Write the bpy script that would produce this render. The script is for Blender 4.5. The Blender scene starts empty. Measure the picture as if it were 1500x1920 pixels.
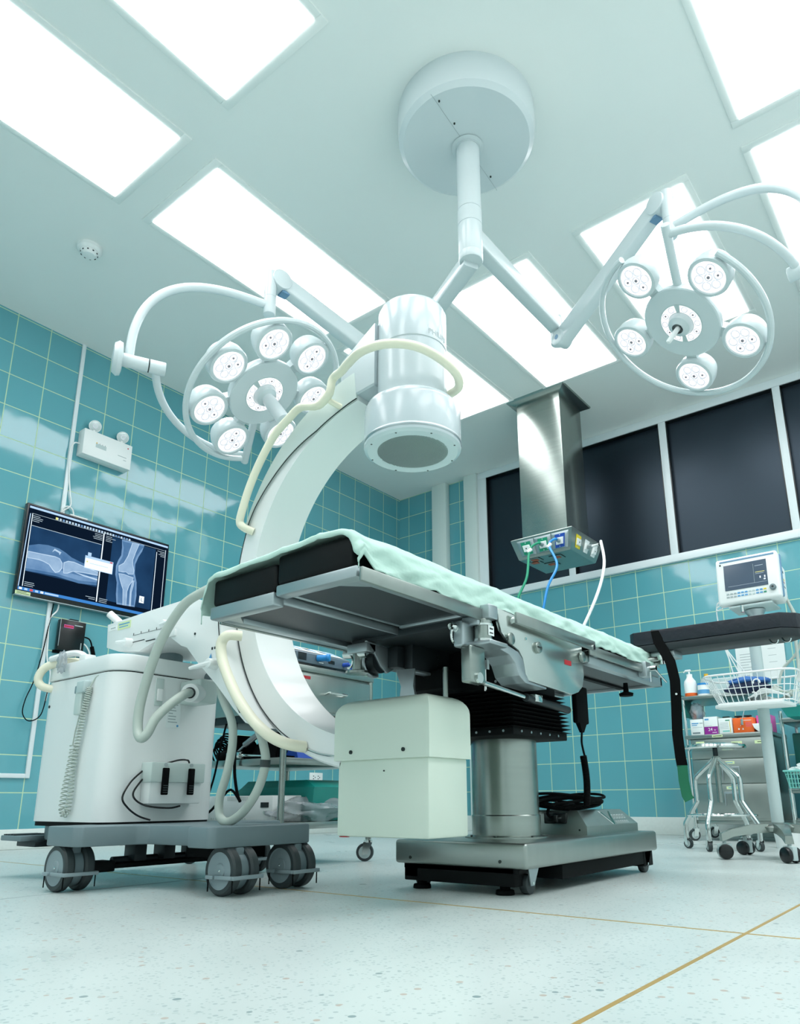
import bpy, bmesh, math, random
from mathutils import Vector as V, Matrix
from math import sin, cos, pi, radians
random.seed(7)
S = bpy.context.scene
COL = S.collection

# ------------------------------------------------------------ camera, light, exposure
def setup_camera():
    yaw, pitch, roll = 0.654405, 0.268422653, -0.00684320226
    w = V((-sin(yaw)*cos(pitch), cos(yaw)*cos(pitch), sin(pitch)))
    r = V((cos(yaw), sin(yaw), 0)); u = r.cross(w)
    r2 = r*cos(roll)+u*sin(roll); u2 = -r*sin(roll)+u*cos(roll)
    cam = bpy.data.cameras.new('camera'); ob = bpy.data.objects.new('camera', cam); COL.objects.link(ob)
    m = Matrix((( r2.x, u2.x, -w.x, 4.25), (r2.y, u2.y, -w.y, -5.18), (r2.z, u2.z, -w.z, 0.24), (0, 0, 0, 1)))
    ob.matrix_world = m
    cam.sensor_fit = 'HORIZONTAL'; cam.sensor_width = 36.0
    cam.lens = 1366.066/1500*36
    cam.shift_x = -(792.533-750)/1500; cam.shift_y = (1125.023-960)/1500
    cam.clip_start = 0.02; cam.clip_end = 60
    S.camera = ob
setup_camera()
S.view_settings.view_transform = 'Standard'; S.view_settings.look = 'None'
S.view_settings.gamma = 1.0; S.view_settings.use_curve_mapping = False
S.view_settings.exposure = 0.34
LIGHT = 3.6            # ceiling panel strength
LIGHT_COL = (0.975, 0.99, 1.0)
DOWN = 3.0            # watts of the added narrow-beam lamp under each panel
W = bpy.data.worlds.new('world'); S.world = W; W.use_nodes = True
W.node_tree.nodes['Background'].inputs[0].default_value = (0.55, 0.75, 0.75, 1)
W.node_tree.nodes['Background'].inputs[1].default_value = 0.3

# ------------------------------------------------------------ materials
def lin(c):
    if isinstance(c, str):
        c = [int(c[i:i+2], 16)/255 for i in (0, 2, 4)]
    return tuple(((v+0.055)/1.055)**2.4 if v > 0.04045 else v/12.92 for v in c) + (1.0,)
def nn(t, k, **kw):
    n = t.nodes.new(k)
    for a, b in kw.items(): setattr(n, a, b)
    return n
def mat(name, col, rough=0.5, metal=0.0, noise=0.0, nscale=6.0, bump=0.0, bscale=40.0, coat=0.0, stretch=None, emit=None, estr=1.0, alpha=None, trans=0.0, spec=0.5):
    m = bpy.data.materials.new(name); m.use_nodes = True; t = m.node_tree
    b = t.nodes['Principled BSDF']; c = lin(col)
    b.inputs['Base Color'].default_value = c
    b.inputs['Roughness'].default_value = rough; b.inputs['Metallic'].default_value = metal
    b.inputs['Specular IOR Level'].default_value = spec
    if coat: b.inputs['Coat Weight'].default_value = coat; b.inputs['Coat Roughness'].default_value = 0.1
    if trans: b.inputs['Transmission Weight'].default_value = trans
    if alpha is not None: b.inputs['Alpha'].default_value = alpha
    if emit: b.inputs['Emission Color'].default_value = lin(emit); b.inputs['Emission Strength'].default_value = estr
    if noise or bump:
        tc = nn(t, 'ShaderNodeTexCoord'); mp = nn(t, 'ShaderNodeMapping')
        t.links.new(tc.outputs['Object'], mp.inputs['Vector'])
        if stretch: mp.inputs['Scale'].default_value = stretch
        if noise:
            nz = nn(t, 'ShaderNodeTexNoise'); nz.inputs['Scale'].default_value = nscale; nz.inputs['Detail'].default_value = 4
            t.links.new(mp.outputs['Vector'], nz.inputs['Vector'])
            mx = nn(t, 'ShaderNodeMix', data_type='RGBA')
            mx.inputs[6].default_value = tuple(v*(1-noise) for v in c[:3])+(1,)
            mx.inputs[7].default_value = tuple(min(1, v*(1+noise)) for v in c[:3])+(1,)
            t.links.new(nz.outputs['Fac'], mx.inputs[0]); t.links.new(mx.outputs[2], b.inputs['Base Color'])
            mr = nn(t, 'ShaderNodeMapRange'); mr.inputs[3].default_value = max(0.02, rough*(1-noise)); mr.inputs[4].default_value = min(1, rough*(1+noise))
            t.links.new(nz.outputs['Fac'], mr.inputs[0]); t.links.new(mr.outputs[0], b.inputs['Roughness'])
        if bump:
            n2 = nn(t, 'ShaderNodeTexNoise'); n2.inputs['Scale'].default_value = bscale
            t.links.new(mp.outputs['Vector'], n2.inputs['Vector'])
            bp = nn(t, 'ShaderNodeBump'); bp.inputs['Strength'].default_value = bump; bp.inputs['Distance'].default_value = 0.01
            t.links.new(n2.outputs['Fac'], bp.inputs['Height']); t.links.new(bp.outputs['Normal'], b.inputs['Normal'])
    return m
def emis(name, col, s):
    m = bpy.data.materials.new(name); m.use_nodes = True; t = m.node_tree; t.nodes.clear()
    e = nn(t, 'ShaderNodeEmission'); o = nn(t, 'ShaderNodeOutputMaterial')
    e.inputs[0].default_value = lin(col) if isinstance(col, str) else tuple(col)+(1,)
    e.inputs[1].default_value = s; t.links.new(e.outputs[0], o.inputs[0]); return m
def xray(name, c1, c2, s, scale=14):
    m = emis(name, c1, s); t = m.node_tree; e = [n for n in t.nodes if n.type == 'EMISSION'][0]
    tc = nn(t, 'ShaderNodeTexCoord'); nz = nn(t, 'ShaderNodeTexNoise'); nz.inputs['Scale'].default_value = scale; nz.inputs['Detail'].default_value = 3
    mx = nn(t, 'ShaderNodeMix', data_type='RGBA'); mx.inputs[6].default_value = lin(c1); mx.inputs[7].default_value = lin(c2)
    mr = nn(t, 'ShaderNodeMapRange'); mr.inputs[1].default_value = 0.3; mr.inputs[2].default_value = 0.7
    t.links.new(tc.outputs['Object'], nz.inputs['Vector']); t.links.new(nz.outputs['Fac'], mr.inputs[0]); t.links.new(mr.outputs[0], mx.inputs[0]); t.links.new(mx.outputs[2], e.inputs[0])
    return m
def tile_mat(name, axes, off):
    m = bpy.data.materials.new(name); m.use_nodes = True; t = m.node_tree; b = t.nodes['Principled BSDF']; b.inputs['Specular IOR Level'].default_value = 0.85
    tc = nn(t, 'ShaderNodeTexCoord'); sp = nn(t, 'ShaderNodeSeparateXYZ'); cb = nn(t, 'ShaderNodeCombineXYZ')
    t.links.new(tc.outputs['Object'], sp.inputs[0])
    for k, (a, o) in enumerate(zip(axes, off)):
        ad = nn(t, 'ShaderNodeMath', operation='ADD'); ad.inputs[1].default_value = o
        t.links.new(sp.outputs[a], ad.inputs[0]); t.links.new(ad.outputs[0], cb.inputs[k])
    br = nn(t, 'ShaderNodeTexBrick'); br.offset = 0.0; br.squash = 1.0
    br.inputs['Scale'].default_value = 1.0; br.inputs['Brick Width'].default_value = 0.2; br.inputs['Row Height'].default_value = 0.2
    br.inputs['Mortar Size'].default_value = 0.003; br.inputs['Mortar Smooth'].default_value = 0.1; br.inputs['Bias'].default_value = 0
    br.inputs['Color1'].default_value = lin('62AAB5'); br.inputs['Color2'].default_value = lin('5DA5B0'); br.inputs['Mortar'].default_value = lin('B9D9B4')
    t.links.new(cb.outputs[0], br.inputs['Vector']); t.links.new(br.outputs['Color'], b.inputs['Base Color'])
    mr = nn(t, 'ShaderNodeMapRange'); mr.inputs[3].default_value = 0.075; mr.inputs[4].default_value = 0.7
    t.links.new(br.outputs['Fac'], mr.inputs[0]); t.links.new(mr.outputs[0], b.inputs['Roughness'])
    # each glazed tile is set a hair out of true, and its glaze is slightly wavy
    sc = nn(t, 'ShaderNodeVectorMath', operation='SCALE'); sc.inputs[3].default_value = 5.0
    fl = nn(t, 'ShaderNodeVectorMath', operation='FLOOR'); wn = nn(t, 'ShaderNodeTexWhiteNoise', noise_dimensions='3D')
    t.links.new(cb.outputs[0], sc.inputs[0]); t.links.new(sc.outputs[0], fl.inputs[0]); t.links.new(fl.outputs[0], wn.inputs['Vector'])
    sb = nn(t, 'ShaderNodeVectorMath', operation='SUBTRACT'); sb.inputs[1].default_value = (.5, .5, .5); t.links.new(wn.outputs['Color'], sb.inputs[0])
    s2 = nn(t, 'ShaderNodeVectorMath', operation='SCALE'); s2.inputs[3].default_value = 0.014; t.links.new(sb.outputs[0], s2.inputs[0])
    nz = nn(t, 'ShaderNodeTexNoise'); nz.inputs['Scale'].default_value = 7; nz.inputs['Detail'].default_value = 1; t.links.new(cb.outputs[0], nz.inputs['Vector'])
    bp = nn(t, 'ShaderNodeBump'); bp.inputs['Strength'].default_value = 0.35; bp.inputs['Distance'].default_value = 0.004
    iv = nn(t, 'ShaderNodeMath', operation='MULTIPLY_ADD'); iv.inputs[1].default_value = -0.5; t.links.new(br.outputs['Fac'], iv.inputs[0]); t.links.new(nz.outputs['Fac'], iv.inputs[2])
    t.links.new(iv.outputs[0], bp.inputs['Height'])
    ad = nn(t, 'ShaderNodeVectorMath', operation='ADD'); t.links.new(bp.outputs['Normal'], ad.inputs[0]); t.links.new(s2.outputs[0], ad.inputs[1])
    nm = nn(t, 'ShaderNodeVectorMath', operation='NORMALIZE'); t.links.new(ad.outputs[0], nm.inputs[0]); t.links.new(nm.outputs[0], b.inputs['Normal'])
    return m
def floor_mat():
    m = bpy.data.materials.new('terrazzo'); m.use_nodes = True; t = m.node_tree; b = t.nodes['Principled BSDF']
    tc0 = nn(t, 'ShaderNodeTexCoord'); mp = nn(t, 'ShaderNodeMapping'); mp.inputs['Location'].default_value = (0.13, 0.27, 0.3719); t.links.new(tc0.outputs['Object'], mp.inputs['Vector'])
    class tc: outputs = {'Object': mp.outputs['Vector']}
    n1 = nn(t, 'ShaderNodeTexNoise'); n1.inputs['Scale'].default_value = 3.5; n1.inputs['Detail'].default_value = 6
    t.links.new(tc.outputs['Object'], n1.inputs['Vector'])
    base = nn(t, 'ShaderNodeMix', data_type='RGBA'); base.inputs[6].default_value = lin('B7C3C1'); base.inputs[7].default_value = lin('C7D2D0'); t.links.new(n1.outputs['Fac'], base.inputs[0])
    cur = base.outputs[2]
    for scale, thr, col, st in ((70, 0.24, '9FB0B0', (1, 1, 1)), (33, 0.17, 'AFA69C', (1, 1, 1)), (140, 0.33, 'A9B9B7', (1, 1, 1)), (17, 0.10, '7E9496', (1, 1, 1))):
        vo = nn(t, 'ShaderNodeTexVoronoi'); vo.inputs['Scale'].default_value = scale; t.links.new(tc.outputs['Object'], vo.inputs['Vector'])
        lt = nn(t, 'ShaderNodeMath', operation='LESS_THAN'); lt.inputs[1].default_value = thr; t.links.new(vo.outputs['Distance'], lt.inputs[0])
        sp = nn(t, 'ShaderNodeSeparateColor'); t.links.new(vo.outputs['Color'], sp.inputs[0])
        gt = nn(t, 'ShaderNodeMath', operation='GREATER_THAN'); gt.inputs[1].default_value = 0.6; t.links.new(sp.outputs[0], gt.inputs[0])
        mu = nn(t, 'ShaderNodeMath', operation='MULTIPLY'); t.links.new(lt.outputs[0], mu.inputs[0]); t.links.new(gt.outputs[0], mu.inputs[1])
        mx = nn(t, 'ShaderNodeMix', data_type='RGBA'); t.links.new(mu.outputs[0], mx.inputs[0]); t.links.new(cur, mx.inputs[6]); mx.inputs[7].default_value = lin(col); cur = mx.outputs[2]
    t.links.new(cur, b.inputs['Base Color'])
    mr = nn(t, 'ShaderNodeMapRange'); mr.inputs[3].default_value = 0.2; mr.inputs[4].default_value = 0.42; t.links.new(n1.outputs['Fac'], mr.inputs[0]); t.links.new(mr.outputs[0], b.inputs['Roughness'])
    return m

M = {}
M['tileL'] = tile_mat('teal_tiles_left', (1, 2), (3.648, -0.095+0.0))
M['tileB'] = tile_mat('teal_tiles_back', (0, 2), (-0.115, -0.105))
M['floor'] = floor_mat()
M['ceil'] = mat('ceiling_paint', 'EEF4F1', 0.6, noise=0.02, nscale=2)
M['farwall'] = mat('white_wall_paint', 'EDF3F2', 0.5)  # unseen right and front walls, kept white and close to bounce fill light
M['base'] = mat('pale_terrazzo_skirting', 'DDE6E2', 0.4, noise=0.06, nscale=60)
M['whitep'] = mat('white_gloss_paint', 'DCE9E5', 0.35)
M['frame'] = mat('white_aluminium', 'E6EFF2', 0.3)
M['blackpane'] = mat('dark_glossy_board', '0A1018', 0.36, noise=0.2, nscale=2.5, spec=0.75)
M['blackpane'].node_tree.nodes['Principled BSDF'].inputs['Specular Tint'].default_value = (0.6, 0.8, 1.0, 1)
M['brass'] = mat('brass_strip', 'C8A968', 0.4, 0.6)
M['panel'] = emis('light_diffuser', LIGHT_COL, LIGHT)
M['lamp'] = mat('white_lamp_enamel', 'CEDADC', 0.28, coat=0.3)
M['lampgrey'] = mat('pale_grey_plastic', 'B9CBCB', 0.4)
M['iiwhite'] = mat('cool_white_enamel', 'BCC9CD', 0.25, coat=0.3)
M['cwhite'] = mat('machine_white', 'E6EBEA', 0.32, coat=0.15)
M['cgrey'] = mat('machine_pale_grey', 'C3D2CE', 0.4)
M['cream'] = mat('cream_handle', 'EAE8D2', 0.35)
M['tank'] = mat('tank_cream_white', 'D3E0D3', 0.4)
M['plate'] = mat('blue_grey_cover', '6F8186', 0.42, noise=0.04, nscale=20)
M['wheel'] = mat('grey_wheel', '8B9CA1', 0.4)
M['tyre'] = mat('dark_tyre', '2F393B', 0.5)
M['black'] = mat('black_rubber', '080B0C', 0.75, spec=0.08)
M['blackg'] = mat('black_gloss', '0C1214', 0.25)
M['blackm'] = mat('black_powder_coat', '0C1011', 0.7, spec=0.15)
M['hose'] = mat('pale_grey_hose', 'B3BFB7', 0.5)
M['plateS'] = mat('polished_plate', 'C9D2CE', 0.2, 0.9, noise=0.12, nscale=5, stretch=(1, 1, 3))
M['steel'] = mat('brushed_steel', '9CA5A0', 0.26, 0.95, noise=0.1, nscale=5, stretch=(1, 1, 14))
M['steelh'] = mat('brushed_steel_flat', 'A0A8A4', 0.30, 0.95, noise=0.1, nscale=4, stretch=(1, 6, 1))
M['chrome'] = mat('chrome', 'D8DEDC', 0.09, 1.0)
M['alu'] = mat('cast_aluminium', 'AEB9BC', 0.38, 0.85, noise=0.08, nscale=9)
M['tray'] = mat('dark_tray_board', '20292D', 0.45, noise=0.1, nscale=3)
M['darkm'] = mat('dark_grey_metal', '2A3235', 0.45, 0.5)
M['pad'] = mat('black_vinyl_pad', '070B0D', 0.45, spec=0.2)
M['padb'] = mat('dark_blue_vinyl', '0F1622', 0.3, bump=0.25, bscale=35)
M['sheet'] = mat('mint_sheet', 'B4D4C9', 0.85, bump=0.3, bscale=30)
M['wht'] = mat('white_plastic', 'EEF3F2', 0.35)
M['whtpaper'] = mat('white_paper', 'E8F0EF', 0.7)
M['scr'] = mat('dark_screw', '39413F', 0.3, 0.8)
M['red'] = mat('red_plate', 'B21F2A', 0.5)
M['yellow'] = mat('yellow_plate', 'E6D02A', 0.5)
M['green'] = mat('green_plate', '14906C', 0.5)
M['teal'] = mat('teal_plastic', '14968C', 0.35)
M['dteal'] = mat('dark_teal_plastic', '0F5F58', 0.35)
M['aqua'] = mat('aqua_basket', '7FCFC6', 0.4)
M['blue'] = mat('blue_plate', '1F4FB0', 0.45)
M['lblue'] = mat('bright_blue_plastic', '1E8AD0', 0.35)
M['orange'] = mat('orange_card', 'F06A26', 0.5)
M['orangec'] = mat('dull_orange_socket', 'A4553A', 0.5)
M['pink'] = mat('pink_card', 'D75BB0', 0.5)
M['purple'] = mat('purple_card', '8E1C90', 0.5)
M['navy'] = mat('navy_cloth', '14284A', 0.75, bump=0.5, bscale=20)
M['mblue'] = mat('mid_blue_cloth', '2D66A8', 0.7, bump=0.4, bscale=20)
M['dgreen'] = mat('dark_green_strap', '0C6B4A', 0.7)
M['label'] = mat('pale_green_label', 'D6E8B4', 0.6)
M['ink'] = mat('dark_ink', '2B3436', 0.7)
M['bluelabel'] = mat('blue_print', '5AA0D0', 0.6)
M['greyink'] = mat('grey_print', 'A9B6B8', 0.6)
M['bluegrey'] = mat('blue_grey_trim', '6E95B4', 0.4)
M['gun'] = mat('device_blue_grey', '5E707C', 0.4)
M['grill'] = mat('grid_metal', '9AA6A6', 0.4, 0.5)
M['grilld'] = mat('grid_slot', '0E1212', 0.8)
M['bagc'] = mat('clear_plastic_bag', 'A9B4BA', 0.15, trans=0.0, alpha=0.55, bump=0.9, bscale=25)
M['clear'] = mat('clear_bottle', 'DCE9E8', 0.08, alpha=0.5)
M['yel2'] = mat('amber_cap', 'E9B52A', 0.4)
M['led'] = emis('led_lens', (1.0, 0.98, 1.0), 1.15)
M['ledrim'] = mat('lens_reflector', 'B4B9C0', 0.15, 0.5, emit='D0D4DC', estr=0.45)
M['leddark'] = mat('lens_dark_dot', '9A98A0', 0.2, 0.5)
M['glassb'] = mat('clear_lamp_glass', 'C4D0D0', 0.1, 0.2, emit='E8FFFF', estr=0.05)
M['scr_bg'] = emis('screen_black', '0A1626', 1.0)
M['scr_bg2'] = xray('screen_navy', '16304E', '1F3F62', 1.0, 6)
M['scr_flesh'] = xray('xray_flesh', '3F6690', '55799F', 1.0, 12)
M['scr_flesh2'] = xray('xray_flesh_bright', '5C80A8', '7698BC', 1.0, 12)
M['scr_bone'] = xray('xray_bone', '93AFCB', '7D9CBC', 1.0, 16)
M['scr_edge'] = xray('xray_bone_edge', 'BCD2E6', 'A3BDD6', 1.0, 16)
M['scr_white'] = emis('screen_white', 'DCEBF6', 1.1)
M['scr_bar'] = emis('screen_bar', 'A9C8E4', 1.0)
M['scr_task'] = emis('screen_taskbar', '3C7CC0', 1.0)
M['scr_red'] = emis('screen_red', 'D05050', 1.0)
M['scr_mon'] = mat('monitor_glass', '3E4C5C', 0.12, emit='3A4A5C', estr=0.35)
M['scr_yel'] = emis('screen_yellow', 'D8D88A', 1.0)
M['scr_line'] = emis('screen_line', 'B8CCD8', 0.9)

# ------------------------------------------------------------ mesh builder
def frame(d):
    d = V(d).normalized(); a = V((0, 0, 1)) if abs(d.z) < 0.95 else V((1, 0, 0))
    x = a.cross(d).normalized(); y = d.cross(x)
    return x, y, d
class B:
    def __init__(s): s.bm = bmesh.new(); s.mi = 0; s.mats = []
    def m(s, name):
        if name not in s.mats: s.mats.append(name)
        s.mi = s.mats.index(name); return s
    def join(s, t, X=None):
        if X is not None: bmesh.ops.transform(t, matrix=X, verts=t.verts)
        for f in t.faces: f.material_index = s.mi
        me = bpy.data.meshes.new('t'); t.to_mesh(me); t.free(); s.bm.from_mesh(me); bpy.data.meshes.remove(me); return s
    def box(s, x0, x1, y0, y1, z0, z1, b=0, seg=2, X=None, sel=None):
        t = bmesh.new(); bmesh.ops.create_cube(t, size=1)
        for v in t.verts: v.co = V(((x0+x1)/2+v.co.x*(x1-x0), (y0+y1)/2+v.co.y*(y1-y0), (z0+z1)/2+v.co.z*(z1-z0)))
        if b:
            es = [e for e in t.edges if sel is None or sel(e)]
            bmesh.ops.bevel(t, geom=es, offset=b, segments=seg, profile=0.5, affect='EDGES', clamp_overlap=True)
        return s.join(t, X)
    def cyl(s, p0, p1, r, r2=None, n=24, b=0, cap=True):
        p0, p1 = V(p0), V(p1); x, y, d = frame(p1-p0); r2 = r if r2 is None else r2
        t = bmesh.new(); A = [t.verts.new(p0+r*(cos(2*pi*i/n)*x+sin(2*pi*i/n)*y)) for i in range(n)]
        Bv = [t.verts.new(p1+r2*(cos(2*pi*i/n)*x+sin(2*pi*i/n)*y)) for i in range(n)]
        for i in range(n): t.faces.new((A[i], A[(i+1) % n], Bv[(i+1) % n], Bv[i]))
        if cap:
            f1 = t.faces.new(A[::-1]); f2 = t.faces.new(Bv)
            if b: bmesh.ops.bevel(t, geom=list(set(list(f1.edges)+list(f2.edges))), offset=b, segments=2, profile=0.5, affect='EDGES')
        return s.join(t)
    def tube(s, pts, r, n=10, sm=6, closed=False, cap=True):
        P = [V(p) for p in pts]
        if sm > 1 and len(P) > 2:
            Q = []; N = len(P); rng = range(N) if closed else range(N-1)
            for i in rng:
                if closed: a, b, c, d = P[(i-1) % N], P[i], P[(i+1) % N], P[(i+2) % N]
                else: a, b, c, d = P[max(i-1, 0)], P[i], P[i+1], P[min(i+2, N-1)]
                for k in range(sm):
                    u = k/sm; Q.append(0.5*((2*b)+(c-a)*u+(2*a-5*b+4*c-d)*u*u+(3*b-a-3*c+d)*u**3))
            if not closed: Q.append(P[-1])
            P = Q
        t = bmesh.new(); rings = []; N = len(P); up = None
        for i, p in enumerate(P):
            if closed: d = P[(i+1) % N]-P[(i-1) % N]
            else: d = P[min(i+1, N-1)]-P[max(i-1, 0)]
            if d.length < 1e-9: d = V((0, 0, 1))
            d.normalize()
            if up is None: x, y, _ = frame(d)
            else:
                x = up-d*up.dot(d)
                if x.length < 1e-6: x, y, _ = frame(d)
                x.normalize(); y = d.cross(x)
            up = x; rr = r(i/(N-1)) if callable(r) else r
            rings.append([t.verts.new(p+rr*(cos(2*pi*k/n)*x+sin(2*pi*k/n)*y)) for k in range(n)])
        R = range(N) if closed else range(N-1)
        for i in R:
            a, b2 = rings[i], rings[(i+1) % N]
            off = 0
            if closed and i == N-1:
                off = min(range(n), key=lambda o: (a[0].co-b2[o].co).length)
            for k in range(n): t.faces.new((a[k], a[(k+1) % n], b2[(k+1+off) % n], b2[(k+off) % n]))
        if cap and not closed: t.faces.new(rings[0][::-1]); t.faces.new(rings[-1])
        return s.join(t)
    def lathe(s, prof, c, d=(0, 0, 1), n=40):
        x, y, d = frame(d); c = V(c); t = bmesh.new(); rings = []
        for r, h in prof:
            rings.append([t.verts.new(c+d*h)] if r < 1e-6 else [t.verts.new(c+d*h+r*(cos(2*pi*i/n)*x+sin(2*pi*i/n)*y)) for i in range(n)])
        for a, b in zip(rings, rings[1:]):
            for i in range(n):
                q = [a[i % len(a)], a[(i+1) % len(a)], b[(i+1) % len(b)], b[i % len(b)]]
                u = []; [u.append(v) for v in q if v not in u]
                if len(u) > 2: t.faces.new(u)
        bmesh.ops.recalc_face_normals(t, faces=t.faces)
        return s.join(t)
    def prism(s, pts, axis, a, b, bev=0, seg=2):
        t = bmesh.new()
        def mk(p, h): return {'x': V((h, p[0], p[1])), 'y': V((p[0], h, p[1])), 'z': V((p[0], p[1], h))}[axis]
        A = [t.verts.new(mk(p, a)) for p in pts]; C = [t.verts.new(mk(p, b)) for p in pts]; n = len(pts)
        t.faces.new(A); t.faces.new(C[::-1])
        for i in range(n): t.faces.new((A[i], C[i], C[(i+1) % n], A[(i+1) % n]))
        bmesh.ops.recalc_face_normals(t, faces=t.faces)
        if bev: bmesh.ops.bevel(t, geom=t.edges[:], offset=bev, segments=seg, profile=0.5, affect='EDGES', clamp_overlap=True)
        return s.join(t)
    def loft(s, rings, cap=True):
        t = bmesh.new(); R = [[t.verts.new(V(p)) for p in r] for r in rings]; n = len(R[0])
        for a, b in zip(R, R[1:]):
            for i in range(n): t.faces.new((a[i], a[(i+1) % n], b[(i+1) % n], b[i]))
        if cap: t.faces.new(R[0][::-1]); t.faces.new(R[-1])
        bmesh.ops.recalc_face_normals(t, faces=t.faces)
        return s.join(t)
    def arc(s, sec, c, a0, a1, n=60):
        # section [(radius, y)] swept about the y axis through c = (x, z); angles in degrees, 0 = +x, 90 = up
        rings = []
        for i in range(n+1):
            a = radians(a0+(a1-a0)*i/n); rings.append([(c[0]+r*cos(a), y, c[1]+r*sin(a)) for r, y in sec])
        return s.loft(rings)
    def poly(s, pts):
        t = bmesh.new(); t.faces.new([t.verts.new(V(p)) for p in pts]); return s.join(t)
    def ball(s, c, r, sx=1, sy=1, sz=1, n=16):
        t = bmesh.new(); bmesh.ops.create_uvsphere(t, u_segments=n*2, v_segments=n, radius=r)
        for v in t.verts: v.co = V((c[0]+v.co.x*sx, c[1]+v.co.y*sy, c[2]+v.co.z*sz))
        return s.join(t)
    def ring(s, c, d, R, r, a0=0, a1=360, n=48, k=10, ref=None):
        x, y, d = frame(d); c = V(c)
        if ref is not None: x = V(ref)-d*V(ref).dot(d); x.normalize(); y = d.cross(x)
        P = [c+R*(cos(radians(a0+(a1-a0)*i/n))*x+sin(radians(a0+(a1-a0)*i/n))*y) for i in range(n if a1-a0 >= 360 else n+1)]
        return s.tube(P, r, k, 1, closed=a1-a0 >= 360)
    def text(s, txt, size, o, ux, uy, thick=0.0006, bend=None):
        cu = bpy.data.curves.new('t', 'FONT'); cu.body = txt; cu.size = size; cu.extrude = 0; cu.resolution_u = 2
        ob = bpy.data.objects.new('t', cu); COL.objects.link(ob); bpy.context.view_layer.update()
        me = bpy.data.meshes.new_from_object(ob.evaluated_get(bpy.context.evaluated_depsgraph_get()))
        bpy.data.objects.remove(ob); bpy.data.curves.remove(cu)
        t = bmesh.new(); t.from_mesh(me); bpy.data.meshes.remove(me)
        ux, uy, o = V(ux).normalized(), V(uy).normalized(), V(o); n = ux.cross(uy)
        r = bmesh.ops.extrude_face_region(t, geom=t.faces[:])
        for e in r['geom']:
            if isinstance(e, bmesh.types.BMVert): e.co.z += thick
        for v in t.verts: v.co = bend(v.co) if bend else o+ux*v.co.x+uy*v.co.y+n*v.co.z
        return s.join(t)
    def build(s, name, mats=None, parent=None, sharp=35, org=None):
        bm = s.bm
        if parent is not None: org = ORG.get(parent.name, V((0, 0, 0)))
        org = V(org) if org is not None else V((0, 0, 0))
        for v in bm.verts: v.co -= org
        for f in bm.faces: f.smooth = True
        for e in bm.edges:
            if len(e.link_faces) == 2 and e.calc_face_angle(0) > radians(sharp): e.smooth = False
        me = bpy.data.meshes.new(name); bm.to_mesh(me); bm.free()
        for k in (s.mats or ([mats] if isinstance(mats, str) else mats)): me.materials.append(M[k])
        o = bpy.data.objects.new(name, me); COL.objects.link(o)
        if parent is not None: o.parent = parent; ORG[o.name] = org
        else: o.location = org; ORG[o.name] = org
        return o
ORG = {}
def thing(name, label, cat, loc, group=None):
    o = bpy.data.objects.new(name, None); COL.objects.link(o); o.location = loc; ORG[o.name] = V(loc); o.empty_display_size = 0.05
    o['label'] = label; o['category'] = cat
    if group: o['group'] = group
    return o
def tag(o, label, cat, group=None):
    o['label'] = label; o['category'] = cat
    if group: o['group'] = group
    return o
def struct(o): o['kind'] = 'structure'; return o
def kids(o): return [c for c in bpy.data.objects if c.parent == o]
def copy_tree(o, parent=None):
    c = o.copy(); COL.objects.link(c); c.parent = parent
    for ch in kids(o): copy_tree(ch, c)
    return c

# ------------------------------------------------------------ the room
RX, RY, H = 5.32, -6.75, 3.108
struct(B().box(-0.1, RX+0.1, RY-0.1, 0.1, -0.08, 0.0).build('floor', 'floor'))
struct(B().box(-0.1, RX+0.1, RY-0.1, 0.1, H, H+0.1).build('ceiling', 'ceil'))
struct(B().box(-0.1, 0, RY, 0.1, 0, H).build('wall_left', 'tileL'))
WX0, WX1, WZ0, WZ1 = 0.985, 5.12, 1.945, 3.075
struct(B().box(0, WX0, 0, 0.1, 0, H).box(WX1, RX, 0, 0.1, 0, H).box(WX0, WX1, 0, 0.1, 0, WZ0).box(WX0, WX1, 0, 0.1, WZ1, H).build('wall_back', 'tileB'))
struct(B().box(RX, RX+0.1, RY, 0.1, 0, H).build('wall_right', 'farwall'))
struct(B().box(0, RX, RY-0.1, RY, 0, H).build('wall_front', 'farwall'))
struct(B().box(0, 0.012, RY, 0, 0, 0.105, 0.004).build('baseboard_left', 'base'))
struct(B().box(0.012, RX, -0.012, 0, 0, 0.118, 0.004).build('baseboard_back', 'base'))
# brass strips let into the terrazzo
struct(B().box(3.829, 3.836, RY, 0, -0.002, 0.0008).build('trim_1', 'brass'))
struct(B().box(0, RX, -3.671, -3.665, -0.002, 0.0007).build('trim_2', 'brass'))
struct(B().box(2.14, 2.145, RY, 0, -0.002, 0.0006).build('trim_3', 'greyink'))
# pipe chase and pilaster on the back wall
struct(B().box(0.44, 0.60, -0.065, 0, 0.118, H, 0.004).build('trim_4', 'whitep'))
struct(B().box(0.80, 0.935, -0.06, 0, 0.118, H, 0.004).build('trim_5', 'whitep'))
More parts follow.
